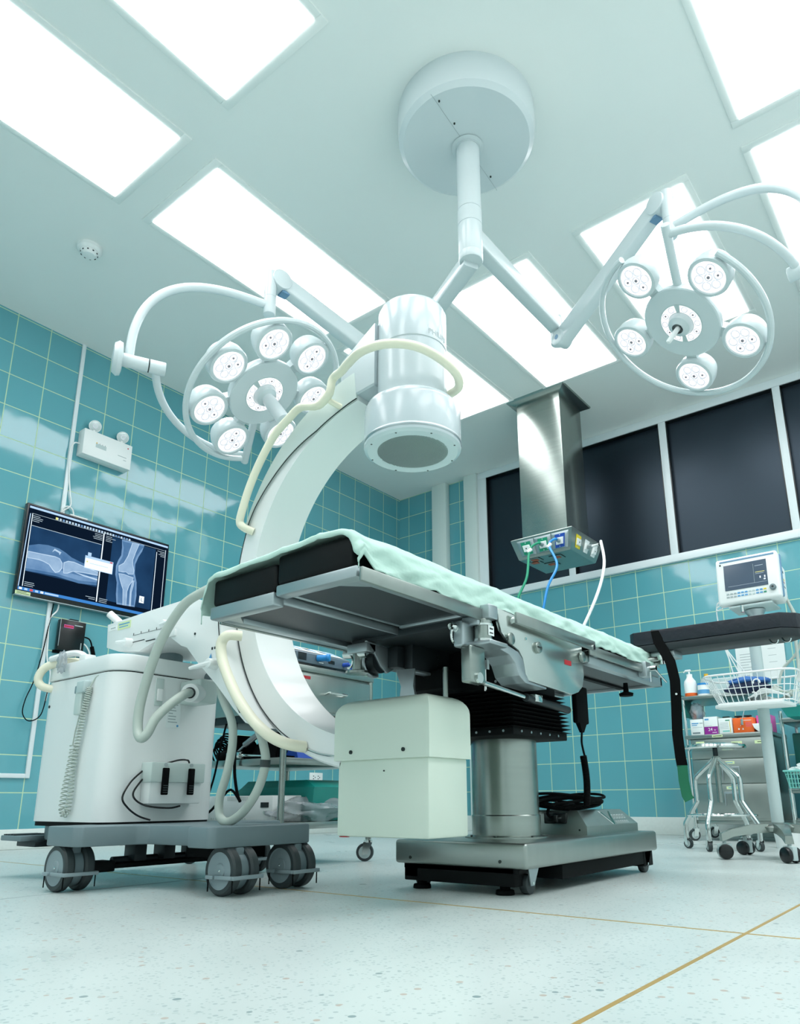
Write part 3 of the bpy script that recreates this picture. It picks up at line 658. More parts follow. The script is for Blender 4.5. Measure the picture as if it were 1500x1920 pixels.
for y in (-3.125, -2.935):
    b = B().m('wht').cyl((0.04, y, 2.505), (0.04, y, 2.53), 0.009, n=12)
    d = V((0.75, -0.25, -0.35)).normalized(); c = V((0.045, y, 2.558))
    b.m('wht').lathe([(0.0, -0.04), (0.026, -0.036), (0.036, -0.015), (0.038, 0.012), (0.034, 0.014), (0.03, 0.006)], c, d, 28)
    b.m('glassb').lathe([(0.034, 0.010), (0.02, 0.016), (0.0, 0.018)], c, d, 24).m('ledrim').lathe([(0.016, 0.016), (0.013, 0.02), (0.009, 0.017)], c, d, 12)
    b.build('spot_lamp', 'wht', el)
tag(B().tube([(0.03, -3.203, 2.41), (0.03, -3.235, 2.40), (0.02, -3.25, 2.33), (0.018, -3.235, 2.2), (0.018, -3.215, 2.08), (0.018, -3.20, 2.0), (0.018, -3.235, 1.955), (0.018, -3.255, 1.93)], 0.0045, 8, 6).build('white_power_cord', 'wht', None, org=(0.03, -3.2, 2.41)), 'white power cord looping from the emergency light to the conduit', 'cord')
tag(B().tube([(0.018, -3.25, 1.90), (0.018, -3.245, 1.96), (0.02, -3.215, 1.985), (0.02, -3.185, 1.97), (0.02, -3.175, 1.93)], 0.0045, 8, 6).m('wht').box(0.005, 0.03, -3.20, -3.09, 1.925, 1.94, 0.002).build('white_cord_loop', 'wht', None, org=(0.018, -3.25, 1.9)), 'short white cord loop on top of the wall monitor', 'cord')

pcb = thing('mini_computer', 'small black computer box fixed to the tiled wall below the monitor', 'computer', (0, -3.1, 1.19))
B().m('blackg').box(0.01, 0.05, -3.185, -3.03, 1.097, 1.282, 0.006).m('alu').box(0.048, 0.0505, -3.185, -3.182, 1.12, 1.28).box(0.048, 0.0505, -3.15, -3.035, 1.280, 1.283).build('case', 'blackg', pcb)
B().m('pink').box(0.0503, 0.0508, -3.163, -3.105, 1.233, 1.251).m('red').box(0.0508, 0.0512, -3.161, -3.107, 1.237, 1.247).m('greyink').box(0.0503, 0.0506, -3.10, -3.05, 1.252, 1.258).box(0.0503, 0.0506, -3.052, -3.047, 1.115, 1.155).build('front_label', 'red', pcb)
B().m('blackm').box(0, 0.012, -3.19, -3.02, 1.085, 1.10).build('wall_bracket', 'blackm', pcb)
B().m('blackm').box(0, 0.05, -3.13, -3.08, 1.278, 1.290).build('retaining_clip', 'blackm', pcb)
tag(B().tube([(0.03, -3.04, 1.20), (0.03, -2.99, 1.19), (0.03, -2.965, 1.13), (0.03, -2.95, 1.06), (0.03, -2.94, 0.9), (0.03, -2.96, 0.6)], 0.0045, 8, 6).m('black').cyl((0.03, -2.972, 1.15), (0.03, -2.955, 1.10), 0.012, n=14).build('black_cable', 'black', None, org=(0.03, -3.04, 1.2)), 'black cable with a ferrite lump leaving the small wall computer', 'cable')
tag(B().tube([(0.03, -3.04, 1.16), (0.03, -3.01, 1.15), (0.03, -2.98, 1.10), (0.03, -2.985, 1.02), (0.03, -2.99, 0.8)], 0.0045, 8, 6).build('white_cable', 'wht', None, org=(0.03, -3.04, 1.16)), 'white cable leaving the small wall computer', 'cable')
tag(B().tube([(0.03, -3.045, 1.12), (0.03, -3.02, 1.10), (0.03, -3.025, 1.05), (0.03, -3.045, 1.0)], 0.006, 8, 6).build('black_plug_lead', 'black', None, org=(0.03, -3.045, 1.12)), 'short black lead curling under the small wall computer', 'cable')
tag(B().tube([(0.02, -3.195, 1.37), (0.02, -3.20, 1.33), (0.018, -3.235, 1.27), (0.018, -3.23, 1.15), (0.018, -3.22, 1.04), (0.018, -3.19, 0.95), (0.02, -3.2, 0.8)], 0.0045, 8, 6).build('white_monitor_cord', 'wht', None, org=(0.02, -3.195, 1.37)), 'white cord hanging from the wall monitor beside the computer box', 'cord')
tag(B().tube([(0.02, -3.225, 1.37), (0.02, -3.235, 1.25), (0.022, -3.255, 1.05), (0.02, -3.28, 0.9), (0.02, -3.31, 0.8), (0.03, -3.32, 0.72), (0.03, -3.28, 0.68), (0.03, -3.22, 0.72), (0.03, -3.2, 0.85)], 0.003, 8, 6).build('black_monitor_cord', 'black', None, org=(0.02, -3.225, 1.37)), 'thin black cord looping down the tiles beside the conduit', 'cord')
tag(B().m('wht').box(0, 0.008, -1.105, -0.965, 0.385, 0.455, 0.003).m('ink').box(0.008, 0.0085, -1.07, -1.06, 0.405, 0.412).box(0.008, 0.0085, -1.07, -1.06, 0.425, 0.432).box(0.008, 0.0085, -1.052, -1.045, 0.414, 0.423).box(0.008, 0.0085, -1.02, -1.01, 0.405, 0.412).box(0.008, 0.0085, -1.02, -1.01, 0.425, 0.432).box(0.008, 0.0085, -1.002, -0.995, 0.414, 0.423).build('wall_socket', 'wht', None, org=(0, -1.035, 0.42)), 'white twin wall socket on the tiles behind the equipment trolley', 'socket')

# ------------------------------------------------------------ mobile C-arm
def rrect(x0, x1, y0, y1, r, n=6, corners=(1, 1, 1, 1)):
    P = []
    for k, (cx, cy, a0) in enumerate(((x1-r, y1-r, 0), (x0+r, y1-r, 90), (x0+r, y0+r, 180), (x1-r, y0+r, 270))):
        if corners[k]: P += [(cx+r*cos(radians(a0+i*90/n)), cy+r*sin(radians(a0+i*90/n))) for i in range(n+1)]
        else: P.append((cx+(r if a0 in (0, 270) else -r), cy+(r if a0 in (0, 90) else -r)))
    return P
CY = -3.735
ca = thing('c_arm', 'white mobile x-ray C-arm machine on grey casters, its arc reaching round the operating table', 'x-ray machine', (2.1, CY, 0))
body = B().m('cwhite').prism(rrect(1.625, 2.10, -3.965, -3.545, 0.07), 'z', 0.182, 0.644, 0.0).m('scr')
body.cyl((1.69, -3.967, 0.56), (1.69, -3.963, 0.56), 0.005, n=10).cyl((1.99, -3.962, 0.60), (1.99, -3.958, 0.60), 0.005, n=10).cyl((1.73, -3.962, 0.24), (1.73, -3.958, 0.24), 0.005, n=10).cyl((1.99, -3.962, 0.25), (1.99, -3.958, 0.25), 0.005, n=10)
body.m('cgrey').box(2.019, 2.0215, -3.9605, -3.957, 0.19, 0.644)
body = body.build('body_cover', 'cwhite', ca)
B().m('blackm').prism(rrect(1.632, 2.095, -3.958, -3.553, 0.066), 'z', 0.642, 0.650).m('cwhite').prism(rrect(1.62, 2.105, -3.97, -3.54, 0.073), 'z', 0.648, 0.702, 0.006).build('top_cover', 'cwhite', ca)
B().m('blackm').prism(rrect(1.63, 2.098, -3.96, -3.55, 0.066), 'z', 0.168, 0.185).build('shadow_gap_skirt', 'blackm', ca)
# recess handle and label on the table-side face
b = B().m('cgrey').box(2.10, 2.103, -3.825, -3.795, 0.545, 0.635, 0.008, 3).m('cwhite').box(2.1032, 2.112, -3.82, -3.80, 0.56, 0.60, 0.003)
b.build('catch', 'cgrey', body)
b = B().m('whtpaper').box(2.10, 2.1012, -3.775, -3.722, 0.478, 0.565).m('greyink')
for i in range(7): b.box(2.1012, 2.1015, -3.768, -3.768+random.uniform(0.015, 0.035), 0.552-i*0.0095, 0.555-i*0.0095)
b.m('bluelabel').cyl((2.1012, -3.731, 0.485), (2.1016, -3.731, 0.485), 0.004, n=10)
b.build('rating_label', 'whtpaper', body)
# push handle and cradle at the rear
B().tube([(1.70, -3.94, 0.62), (1.665, -3.985, 0.63), (1.655, -4.0, 0.66), (1.68, -3.985, 0.70), (1.75, -3.94, 0.715), (1.80, -3.90, 0.705)], 0.014, 12, 6).build('push_handle', 'cream', ca)
b = B().m('cwhite').tube([(1.70, -3.985, 0.722), (1.73, -3.975, 0.728), (1.77, -3.955, 0.738), (1.81, -3.94, 0.735), (1.84, -3.93, 0.715), (1.845, -3.93, 0.70)], 0.011, 10, 6).box(1.82, 1.865, -3.95, -3.91, 0.695, 0.728, 0.006)
b.build('cable_hook', 'cwhite', ca)
# chassis cover, T-shaped in plan
T = [(2.045, -4.085), (2.06, -4.10), (2.20, -4.10), (2.225, -4.085), (2.24, -3.93), (2.255, -3.90), (2.46, -3.885), (2.50, -3.94), (2.585, -3.94), (2.60, -3.925), (2.61, -3.60), (2.595, -3.585), (2.50, -3.585), (2.46, -3.62), (2.255, -3.60), (2.24, -3.57), (2.225, -3.37), (2.20, -3.355), (2.06, -3.355), (2.045, -3.37), (2.03, -3.52), (1.70, -3.54), (1.63, -3.58), (1.63, -3.90), (1.70, -3.93), (2.03, -3.95)]
B().prism(T, 'z', 0.122, 0.176, 0.005).build('chassis_cover', 'plate', ca)
b = B().m('plate').box(1.515, 1.66, -3.99, -3.87, 0.118, 0.135, 0.003)
for i in range(4): b.m('tyre').box(1.525+i*0.022, 1.535+i*0.022, -3.985, -3.875, 0.135, 0.139)
b.m('darkm').box(1.57, 1.70, -3.96, -3.90, 0.10, 0.119, 0.003)
b.build('brake_pedal', 'plate', ca)
b = B().m('blackm').box(2.085, 2.135, -4.02, -3.43, 0.052, 0.066, 0.003).box(2.075, 2.145, -4.0, -3.93, 0.045, 0.075, 0.004).box(2.075, 2.145, -3.56, -3.50, 0.045, 0.075, 0.004).m('darkm').cyl((2.12, -3.93, 0.075), (2.12, -3.5, 0.075), 0.010, n=12)
for y in (-3.86, -3.76, -3.66): b.box(2.10, 2.16, y-0.02, y+0.02, 0.07, 0.125, 0.003)
b.m('blackm').box(2.3, 2.5, -3.80, -3.67, 0.085, 0.125)
b.build('underframe', 'blackm', ca)
for (x, y) in ((2.575, -3.845), (2.11, -4.05), (2.575, -3.635), (2.11, -3.40)):
    w = B().m('plate').box(x-0.02, x+0.03, y-0.014, y+0.014, 0.045, 0.122, 0.004).cyl((x, y-0.016, 0.063), (x, y+0.016, 0.063), 0.05, n=32)
    w = w.build('caster', 'plate', ca)
    for s in (-1, 1):
        b = B().m('tyre').lathe([(0.047, -0.014), (0.058, -0.0145), (0.063, -0.009), (0.0635, 0.0), (0.063, 0.009), (0.058, 0.0145), (0.047, 0.014)], (x, y+s*0.029, 0.0635), (0, s, 0), 48)
        b.m('wheel').lathe([(0.0, 0.013), (0.018, 0.0135), (0.02, 0.011), (0.045, 0.012), (0.0475, 0.0145)], (x, y+s*0.029, 0.0635), (0, s, 0), 48).m('chrome').lathe([(0.0, 0.016), (0.004, 0.0145)], (x, y+s*0.029, 0.0635), (0, s, 0), 10)
        b.build('wheel', 'wheel', w)
    b = B().m('wheel').box(x+0.058, x+0.068, y-0.05, y+0.052, 0.043, 0.053, 0.002).box(x-0.01, x+0.06, y-0.052, y-0.044, 0.043, 0.053, 0.002).box(x-0.04, x-0.01, y-0.058, y-0.05, 0.043, 0.053, 0.002).box(x-0.01, x+0.06, y+0.046, y+0.054, 0.043, 0.053, 0.002)
    b.m('black'); [b.cyl((x+0.06, y+q, 0.012), (x+0.06, y+q, 0.044), 0.0018, n=6) for q in (-0.046, 0.046)]; b.cyl((x-0.03, y-0.054, 0.012), (x-0.03, y-0.054, 0.044), 0.0018, n=6)
    b.build('cable_pusher', 'wheel', w)
# lift column and horizontal arm with C carriage
B().m('plate').cyl((2.01, CY, 0.69), (2.01, CY, 0.79), 0.055, n=32).m('chrome').cyl((2.015, CY-0.056, 0.69), (2.015, CY-0.056, 0.775), 0.007, n=10).build('lift_column', 'plate', ca)
CC = (3.02, 0.877)
hs = [(1.822, 0.768), (1.812, 0.853), (2.05, 0.862), (2.27, 0.868), (2.33, 0.860), (2.40, 0.835), (2.455, 0.79)]
for a in range(187, 232, 4): hs.append((CC[0]+0.568*cos(radians(a)), CC[1]+0.568*sin(radians(a))))
hs += [(2.606, 0.452), (2.547, 0.498), (2.463, 0.573), (2.363, 0.651), (2.301, 0.706), (2.27, 0.716), (2.20, 0.756), (2.11, 0.748), (2.03, 0.728), (1.90, 0.745)]
ar = B().m('cwhite').prism(hs, 'y', -3.855, -3.615, 0.008).build('support_arm', 'cwhite', ca)
B().m('label').box(1.885, 1.965, -3.8565, -3.8545, 0.822, 0.848).m('bluelabel').box(1.892, 1.958, -3.857, -3.8562, 0.838, 0.842).box(1.895, 1.95, -3.857, -3.8562, 0.829, 0.832).build('caution_label', 'label', ar)
B().m('whtpaper').box(1.826, 1.876, -3.8565, -3.8545, 0.826, 0.842).m('greyink').box(1.84, 1.87, -3.857, -3.8562, 0.832, 0.836).build('maker_plate', 'whtpaper', ar)
b = B()
b.m('ink'); [b.box(1.99+i*0.045, 1.991+i*0.045, -3.857, -3.8545, 0.79, 0.797) for i in range(5)]; b.box(1.985, 2.175, -3.8562, -3.8545, 0.7885, 0.7893)
b.build('scale_mark', 'ink', ar)
def lever(c, d, L):
    b = B().m('cwhite').cyl(V(c)+V((0, 0.03, 0)), V(c)-V((0, 0.018, 0)), 0.018, 0.015, n=20, b=0.003)
    c = V(c)-V((0, 0.012, 0)); d = V(d).normalized()
    b.tube([c-d*0.01, c+d*L*0.6, c+d*L], lambda u: 0.009-0.004*u, 10, 4); b.build('locking_lever', 'cwhite', ar)
lever((2.19, -3.862, 0.795), (1, -0.1, 0.05), 0.07); lever((1.975, -3.862, 0.765), (-1, -0.1, 0.1), 0.05)
lever((2.455, -3.868, 0.635), (-1, -0.2, -0.12), 0.075); lever((2.25, -3.60, 0.74), (1, 0.2, 0.05), 0.06)
b = B().m('cwhite').box(2.13, 2.24, -3.862, -3.85, 0.752, 0.775, 0.004).m('ink').box(2.07, 2.13, -3.8575, -3.855, 0.7565, 0.7595).box(1.99, 2.06, -3.8575, -3.855, 0.764, 0.766); b.build('slide_rail', 'cwhite', ar)
B().m('cwhite').tube([(1.86, -3.80, 0.83), (1.82, -3.82, 0.87), (1.79, -3.84, 0.90)], 0.014, 12, 4).build('rear_grip', 'cwhite', ar)
b = B().m('scr').cyl((2.34, -3.857, 0.745), (2.34, -3.854, 0.745), 0.004, n=8).m('bluelabel').poly([(2.42, -3.857, 0.655), (2.435, -3.857, 0.655), (2.43, -3.857, 0.672)]).m('ink').box(2.43, 2.436, -3.857, -3.855, 0.682, 0.690).box(2.443, 2.447, -3.857, -3.855, 0.683, 0.690); b.build('direction_mark', 'scr', ar)
# the C arc
b = B().m('cwhite').arc([(0.485, -3.80), (0.560, -3.80), (0.565, -3.795), (0.565, -3.655), (0.560, -3.65), (0.485, -3.65), (0.4845, -3.66), (0.4845, -3.79)], CC, -100, -263, 110)
arc = b.build('c_arc', 'cwhite', ca, sharp=25)
sk = [(97, .490), (105, .487), (109, .487), (117, .489), (130, .513), (142, .533), (152, .551), (161, .559)]
def interp(T, a):
    for (a0, r0), (a1, r1) in zip(T, T[1:]):
        if a0 <= a <= a1: return r0+(r1-r0)*(a-a0)/(a1-a0)
    return T[-1][1]
R = []
for i in range(41):
    a = 97+i*1.6; r = interp(sk, a); aa = radians(a); ro = 0.5665+0.010*max(0, 1-(a-97)/50)
    R.append([(CC[0]+q*cos(aa), y, CC[1]+q*sin(aa)) for q, y in ((r, -3.8075), (ro, -3.8075), (ro, -3.643), (ro-0.003, -3.643), (ro-0.003, -3.7995), (r, -3.7995))])
B().m('cgrey').loft(R).build('arc_end_cover', 'cgrey', arc)
def seam(T, y, r, mt):
    P = []
    a = T[0][0]
    while a <= T[-1][0]: q = interp(T, a); P.append((CC[0]+q*cos(radians(a)), y, CC[1]+q*sin(radians(a)))); a += 2
    return B().m(mt).tube(P, r, 6, 1)
b = seam([(a, r-0.002) for a, r in sk], -3.8065, 0.0016, 'ink'); b.build('cover_seam', 'ink', arc)
b = seam([(160, .560), (172, .561), (194, .561), (204, .563), (220, .562), (234, .557), (247, .548), (250, .546)], -3.8005, 0.0016, 'ink'); b.build('cover_seam', 'ink', arc)
b = seam([(247, .548), (252, .545), (260, .536)], -3.803, 0.0028, 'chrome'); b.build('guide_rod', 'chrome', arc)
b = seam([(188, .575), (205, .582), (222, .590)], -3.8565, 0.0016, 'ink'); b.build('carriage_seam', 'ink', ar)
# x-ray tank
t = bmesh.new
tank = B().m('tank').box(2.915, 3.205, -3.80, -3.64, 0.155, 0.34, 0.006)
tank.box(2.906, 3.212, -3.806, -3.634, 0.338, 0.492, 0.042, 6, sel=lambda e: all(v.co.z > 0.48 for v in e.verts))
tank.m('scr').cyl((2.965, -3.809, 0.358), (2.965, -3.805, 0.358), 0.005, n=10).cyl((3.135, -3.809, 0.358), (3.135, -3.805, 0.358), 0.005, n=10).cyl((3.07, -3.802, 0.31), (3.07, -3.798, 0.31), 0.002, n=8)
tank.m('red').box(2.925, 2.95, -3.80, -3.79, 0.1535, 0.1552)
tank.build('x_ray_tank', 'tank', ca)
# image intensifier
IC = (3.11, CY, 0)
ii = B().m('iiwhite').lathe([(0.094, 1.172), (0.125, 1.170), (0.134, 1.176), (0.135, 1.183)], IC, n=72).m('alu').lathe([(0.135, 1.183), (0.1365, 1.186), (0.1365, 1.191), (0.135, 1.194)], IC, n=72)
ii.m('iiwhite').lathe([(0.135, 1.194), (0.135, 1.286), (0.128, 1.302), (0.112, 1.314), (0.100, 1.322), (0.0985, 1.334), (0.0985, 1.474), (0.0965, 1.476), (0.0965, 1.480), (0.0985, 1.482), (0.0985, 1.60), (0.092, 1.614), (0.075, 1.622), (0.0, 1.625)], IC, n=72)
ii.m('scr')
for k in range(8): a = k*pi/4+0.3; ii.cyl((IC[0]+0.122*cos(a), IC[1]+0.122*sin(a), 1.1695), (IC[0]+0.122*cos(a), IC[1]+0.122*sin(a), 1.172), 0.0028, n=8)
def bend(co):
    a = radians(-25)+co.x/0.0985; r = 0.0985+0.0002+co.z
    return V((IC[0]+r*cos(a), IC[1]+r*sin(a), 1.492+co.y))
ii.m('greyink').text('PHILIPS', 0.023, (0, 0, 0), (1, 0, 0), (0, 1, 0), 0.0003, bend)
ii = ii.build('image_intensifier', 'iiwhite', ca)
b = B().m('grilld').lathe([(0.098, 1.1725), (0.0, 1.1735)], IC, n=48).m('grill')
for k in range(49):
    q = -0.096+k*0.004; h = math.sqrt(max(0, 0.0975**2-q*q)); b.box(IC[0]+q-0.0011, IC[0]+q+0.0011, IC[1]-h, IC[1]+h, 1.1705, 1.1735)
b.build('grid', 'grill', ii)
b = B().m('iiwhite')
b.loft([[(2.895, -3.795, 1.375), (3.03, -3.81, 1.375), (3.05, -3.65, 1.375), (2.895, -3.66, 1.375)], [(2.89, -3.80, 1.38), (3.035, -3.815, 1.38), (3.05, -3.65, 1.38), (2.89, -3.655, 1.38)], [(2.89, -3.80, 1.51), (3.035, -3.815, 1.54), (3.05, -3.65, 1.54), (2.89, -3.655, 1.51)], [(2.97, -3.80, 1.55), (3.035, -3.815, 1.575), (3.05, -3.65, 1.575), (2.97, -3.655, 1.55)]])
b.box(2.925, 2.94, -3.803, -3.798, 1.43, 1.475, 0.002).box(2.86, 2.90, -3.79, -3.665, 1.37, 1.44, 0.006)
b.build('intensifier_bracket', 'iiwhite', ca)
B().m('cream').tube([(3.175, -3.645, 1.37), (3.215, -3.655, 1.375), (3.243, -3.71, 1.38), (3.243, -3.79, 1.388), (3.215, -3.86, 1.398), (3.155, -3.905, 1.405), (3.08, -3.915, 1.41), (3.0, -3.885, 1.42), (2.95, -3.862, 1.425), (2.915, -3.85, 1.43), (2.90, -3.848, 1.42), (2.895, -3.848, 1.395), (2.885, -3.846, 1.382), (2.84, -3.843, 1.365), (2.76, -3.838, 1.39), (2.70, -3.835, 1.37), (2.64, -3.835, 1.335), (2.58, -3.835, 1.265), (2.535, -3.835, 1.19), (2.505, -3.835, 1.115), (2.495, -3.832, 1.085), (2.505, -3.825, 1.068), (2.525, -3.80, 1.055)], 0.0125, 12, 5).m('cream').tube([(2.87, -3.845, 1.378), (2.885, -3.82, 1.365), (2.90, -3.80, 1.355)], 0.009, 10, 3).build('positioning_handle', 'cream', ca)
B().m('cream').tube([(2.535, -3.83, 0.715), (2.515, -3.865, 0.713), (2.497, -3.872, 0.69), (2.505, -3.872, 0.645), (2.54, -3.872, 0.585), (2.59, -3.872, 0.52), (2.65, -3.872, 0.462), (2.70, -3.87, 0.425), (2.74, -3.86, 0.40), (2.775, -3.84, 0.385), (2.79, -3.80, 0.38)], 0.0155, 14, 6).build('grab_handle', 'cream', ca)
# connector and hoses
b = B().m('cgrey').box(2.10, 2.215, -3.735, -3.66, 0.555, 0.635, 0.01, 3).m('cwhite').cyl((2.19, -3.725, 0.585), (2.235, -3.785, 0.578), 0.030, n=28, b=0.003).m('ink').cyl((2.234, -3.783, 0.578), (2.2385, -3.788, 0.5775), 0.018, n=20).m('plate').cyl((2.09, -3.62, 0.66), (2.14, -3.62, 0.655), 0.022, n=24)
b.build('cable_connector', 'cgrey', ca)
B().m('hose').tube([(2.235, -3.786, 0.578), (2.262, -3.82, 0.568), (2.272, -3.87, 0.535), (2.27, -3.92, 0.485), (2.262, -3.94, 0.437), (2.245, -3.95, 0.425), (2.225, -3.95, 0.455), (2.225, -3.95, 0.52), (2.25, -3.95, 0.60), (2.29, -3.95, 0.685), (2.335, -3.945, 0.755), (2.39, -3.935, 0.815), (2.45, -3.925, 0.84), (2.505, -3.91, 0.855), (2.54, -3.87, 0.865), (2.548, -3.82, 0.87), (2.548, -3.795, 0.872)], 0.0145, 12, 6).build('power_hose', 'hose', ca)
B().m('hose').tube([(2.30, -3.70, 0.62), (2.36, -3.76, 0.60), (2.42, -3.80, 0.55), (2.475, -3.80, 0.47), (2.485, -3.80, 0.40), (2.468, -3.80, 0.32), (2.442, -3.80, 0.25), (2.448, -3.80, 0.20), (2.49, -3.80, 0.185), (2.555, -3.80, 0.215), (2.61, -3.80, 0.275), (2.635, -3.80, 0.345), (2.62, -3.80, 0.40), (2.59, -3.795, 0.44), (2.55, -3.79, 0.48), (2.53, -3.78, 0.52)], 0.0125, 12, 6).m('tyre').cyl((2.634, -3.80, 0.332), (2.635, -3.80, 0.352), 0.0145, n=16).build('control_hose', 'hose', ca)

# foot switch hung on the machine
fs = thing('foot_switch', 'pale grey twin-pedal foot switch parked on the C-arm body', 'foot switch', (2.13, -3.74, 0.235))
B().m('cwhite').box(2.102, 2.15, -3.845, -3.655, 0.235, 0.355, 0.004).m('cgrey').box(2.1025, 2.16, -3.85, -3.65, 0.30, 0.362, 0.004).build('housing', 'cgrey', fs)
for y, i in ((-3.80, 0), (-3.705, 1)):
    b = B().m('black').box(2.158, 2.168, y-0.011, y+0.011, 0.262, 0.345, 0.003)
    for k in range(4): b.m('tyre').box(2.168, 2.1695, y-0.009, y+0.009, 0.268+k*0.007, 0.271+k*0.007)
    b.build('pedal', 'black', fs)
    B().m('greyink').cyl((2.16, y, 0.355), (2.1615, y, 0.355), 0.006, n=12).build('pedal_symbol', 'greyink', fs)
B().m('blackg').tube([(2.14, -3.70, 0.358), (2.145, -3.71, 0.372), (2.14, -3.74, 0.372), (2.12, -3.77, 0.362)], 0.003, 8, 6).tube([(2.115, -3.85, 0.31), (2.12, -3.88, 0.27), (2.125, -3.87, 0.245), (2.13, -3.83, 0.228), (2.135, -3.76, 0.222), (2.135, -3.72, 0.228)], 0.003, 8, 6).tube([(2.11, -3.85, 0.335), (2.115, -3.89, 0.30), (2.12, -3.915, 0.255), (2.12, -3.895, 0.225), (2.125, -3.86, 0.20), (2.13, -3.82, 0.187)], 0.003, 8, 6).build('cord', 'blackg', fs)

# hand switch with coiled cord on the rear side face
hsw = thing('hand_switch', 'pale grey hand switch with a long coiled cord on the side of the C-arm body', 'hand switch', (1.92, -3.97, 0.55))
B().m('lampgrey').box(1.905, 1.955, -3.99, -3.962, 0.585, 0.625, 0.006, 3).m('cgrey').box(1.895, 1.935, -3.985, -3.961, 0.515, 0.60, 0.005, 3).m('alu').box(1.888, 1.900, -3.985, -3.961, 0.585, 0.61, 0.002).build('handset', 'lampgrey', hsw)
pts = []; path = [(1.965, -3.975, 0.60), (1.955, -3.98, 0.52), (1.935, -3.98, 0.42), (1.925, -3.98, 0.34), (1.93, -3.98, 0.27), (1.925, -3.98, 0.215), (1.905, -3.98, 0.20), (1.885, -3.98, 0.225), (1.89, -3.98, 0.28), (1.902, -3.98, 0.34), (1.912, -3.98, 0.40), (1.905, -3.978, 0.42)]
PP = [V(p) for p in path]; L = 0; segs = []
for a, c in zip(PP, PP[1:]): segs.append((a, c, (c-a).length))
N = 900; tot = sum(s[2] for s in segs); ph = 0
for i in range(N+1):
    dd = tot*i/N; acc = 0
    for a, c, l in segs:
        if dd <= acc+l or (a, c, l) == segs[-1]: break
        acc += l
    u = min(1, (dd-acc)/l); p = a.lerp(c, u); d = (c-a).normalized(); sx = d.cross(V((0, 1, 0))).normalized()
    turns = 62; f = i/N; w = 2*pi*turns*(f**0.8)
    pts.append(p+sx*0.0085*cos(w)+V((0, 1, 0))*0.0085*sin(w))
b = B().m('hose').tube(pts, 0.0019, 5, 1).tube([(1.905, -3.978, 0.42), (1.905, -3.975, 0.46), (1.912, -3.97, 0.515)], 0.0025, 6, 4).tube([(1.965, -3.975, 0.60), (1.975, -3.965, 0.63), (1.995, -3.963, 0.638)], 0.0025, 6, 4)
b.build('coiled_cord', 'hose', hsw)

# ------------------------------------------------------------ operating table
ot = thing('operating_table', 'stainless operating table with round column, black bellows and split leg section', 'operating table', (3.047, -3.2, 0))
b = B().m('steelh').box(2.83, 3.265, -3.47, -2.56, 0.068, 0.132, 0.009, 3).m('scr')
for x in (2.888, 3.185): b.cyl((x, -3.4715, 0.085), (x, -3.468, 0.085), 0.0045, n=10)
b.build('base_cover', 'steelh', ot)
b = B().m('blackm').box(2.85, 3.215, -3.45, -3.40, 0.022, 0.069, 0.003).box(2.85, 2.90, -3.45, -2.58, 0.03, 0.069, 0.003).box(2.85, 3.25, -3.25, -2.6, 0.028, 0.069, 0.003).box(2.85, 3.23, -3.45, -3.38, 0.055, 0.069).box(3.19, 3.252, -2.66, -2.58, 0.02, 0.069, 0.003)
b.build('base_chassis', 'blackm', ot)
for x, y in ((2.895, -3.425), (3.17, -3.425)):
    B().m('black').cyl((x, y, 0.0), (x, y, 0.012), 0.026, 0.024, n=28, b=0.002).cyl((x, y, 0.012), (x, y, 0.024), 0.014, n=16).build('levelling_foot', 'black', ot)
for x, y in ((3.215, -3.385), (3.235, -2.63), (2.87, -3.385), (2.87, -2.63)):
    B().m('alu').prism([(y-0.02, 0.066), (y+0.035, 0.066), (y+0.008, 0.022), (y-0.01, 0.022)], 'x', x-0.017, x-0.013).prism([(y-0.02, 0.066), (y+0.035, 0.066), (y+0.008, 0.022), (y-0.01, 0.022)], 'x', x+0.013, x+0.017).m('tyre').cyl((x-0.011, y, 0.026), (x+0.011, y, 0.026), 0.026, n=32, b=0.003).m('chrome').cyl((x-0.019, y, 0.028), (x+0.019, y, 0.028), 0.004, n=10).build('caster', 'alu', ot)
KX, KY = 3.05, -3.21
B().m('steel').lathe([(0.125, 0.131), (0.125, 0.136), (0.106, 0.138), (0.103, 0.14), (0.103, 0.195), (0.1005, 0.198), (0.1005, 0.42), (0.0, 0.42)], (KX, KY, 0), n=72).m('scr').cyl((KX+0.11, KY-0.04, 0.135), (KX+0.11, KY-0.04, 0.14), 0.004, n=8).cyl((KX+0.03, KY-0.113, 0.135), (KX+0.03, KY-0.113, 0.14), 0.004, n=8).cyl((KX-0.06, KY-0.098, 0.135), (KX-0.06, KY-0.098, 0.14), 0.004, n=8).build('lift_column', 'steel', ot)
# bellows
bx0, bx1, by0, by1 = 2.885, 3.195, -3.40, -3.10
rings = []
n = 9
for i in range(n*2+1):
    z = 0.437+i*(0.545-0.437)/(n*2); e = 0.0 if i % 2 else 0.022; e += 0.012*(1-i/(n*2))
    rings.append([(bx0-e+0.01, by0-e+0.01, z), (bx1+e-0.01, by0-e+0.01, z), (bx1+e-0.01, by1+e-0.01, z), (bx0-e+0.01, by1+e-0.01, z)])
b = B().m('blackm').loft(rings, cap=True); bl = b.build('bellows', 'blackm', ot, sharp=20)
b = B().m('blackm').box(bx0-0.012, bx1+0.012, by0-0.012, by1+0.012, 0.415, 0.438, 0.003).m('alu')
for i in range(7): b.cyl((bx0+0.02+i*0.045, by0-0.0145, 0.426), (bx0+0.02+i*0.045, by0-0.011, 0.426), 0.0035, n=8)
for i in range(5): b.cyl((bx1+0.011, by0+0.03+i*0.055, 0.426), (bx1+0.0145, by0+0.03+i*0.055, 0.426), 0.0035, n=8)
b.build('bellows_flange', 'blackm', ot)
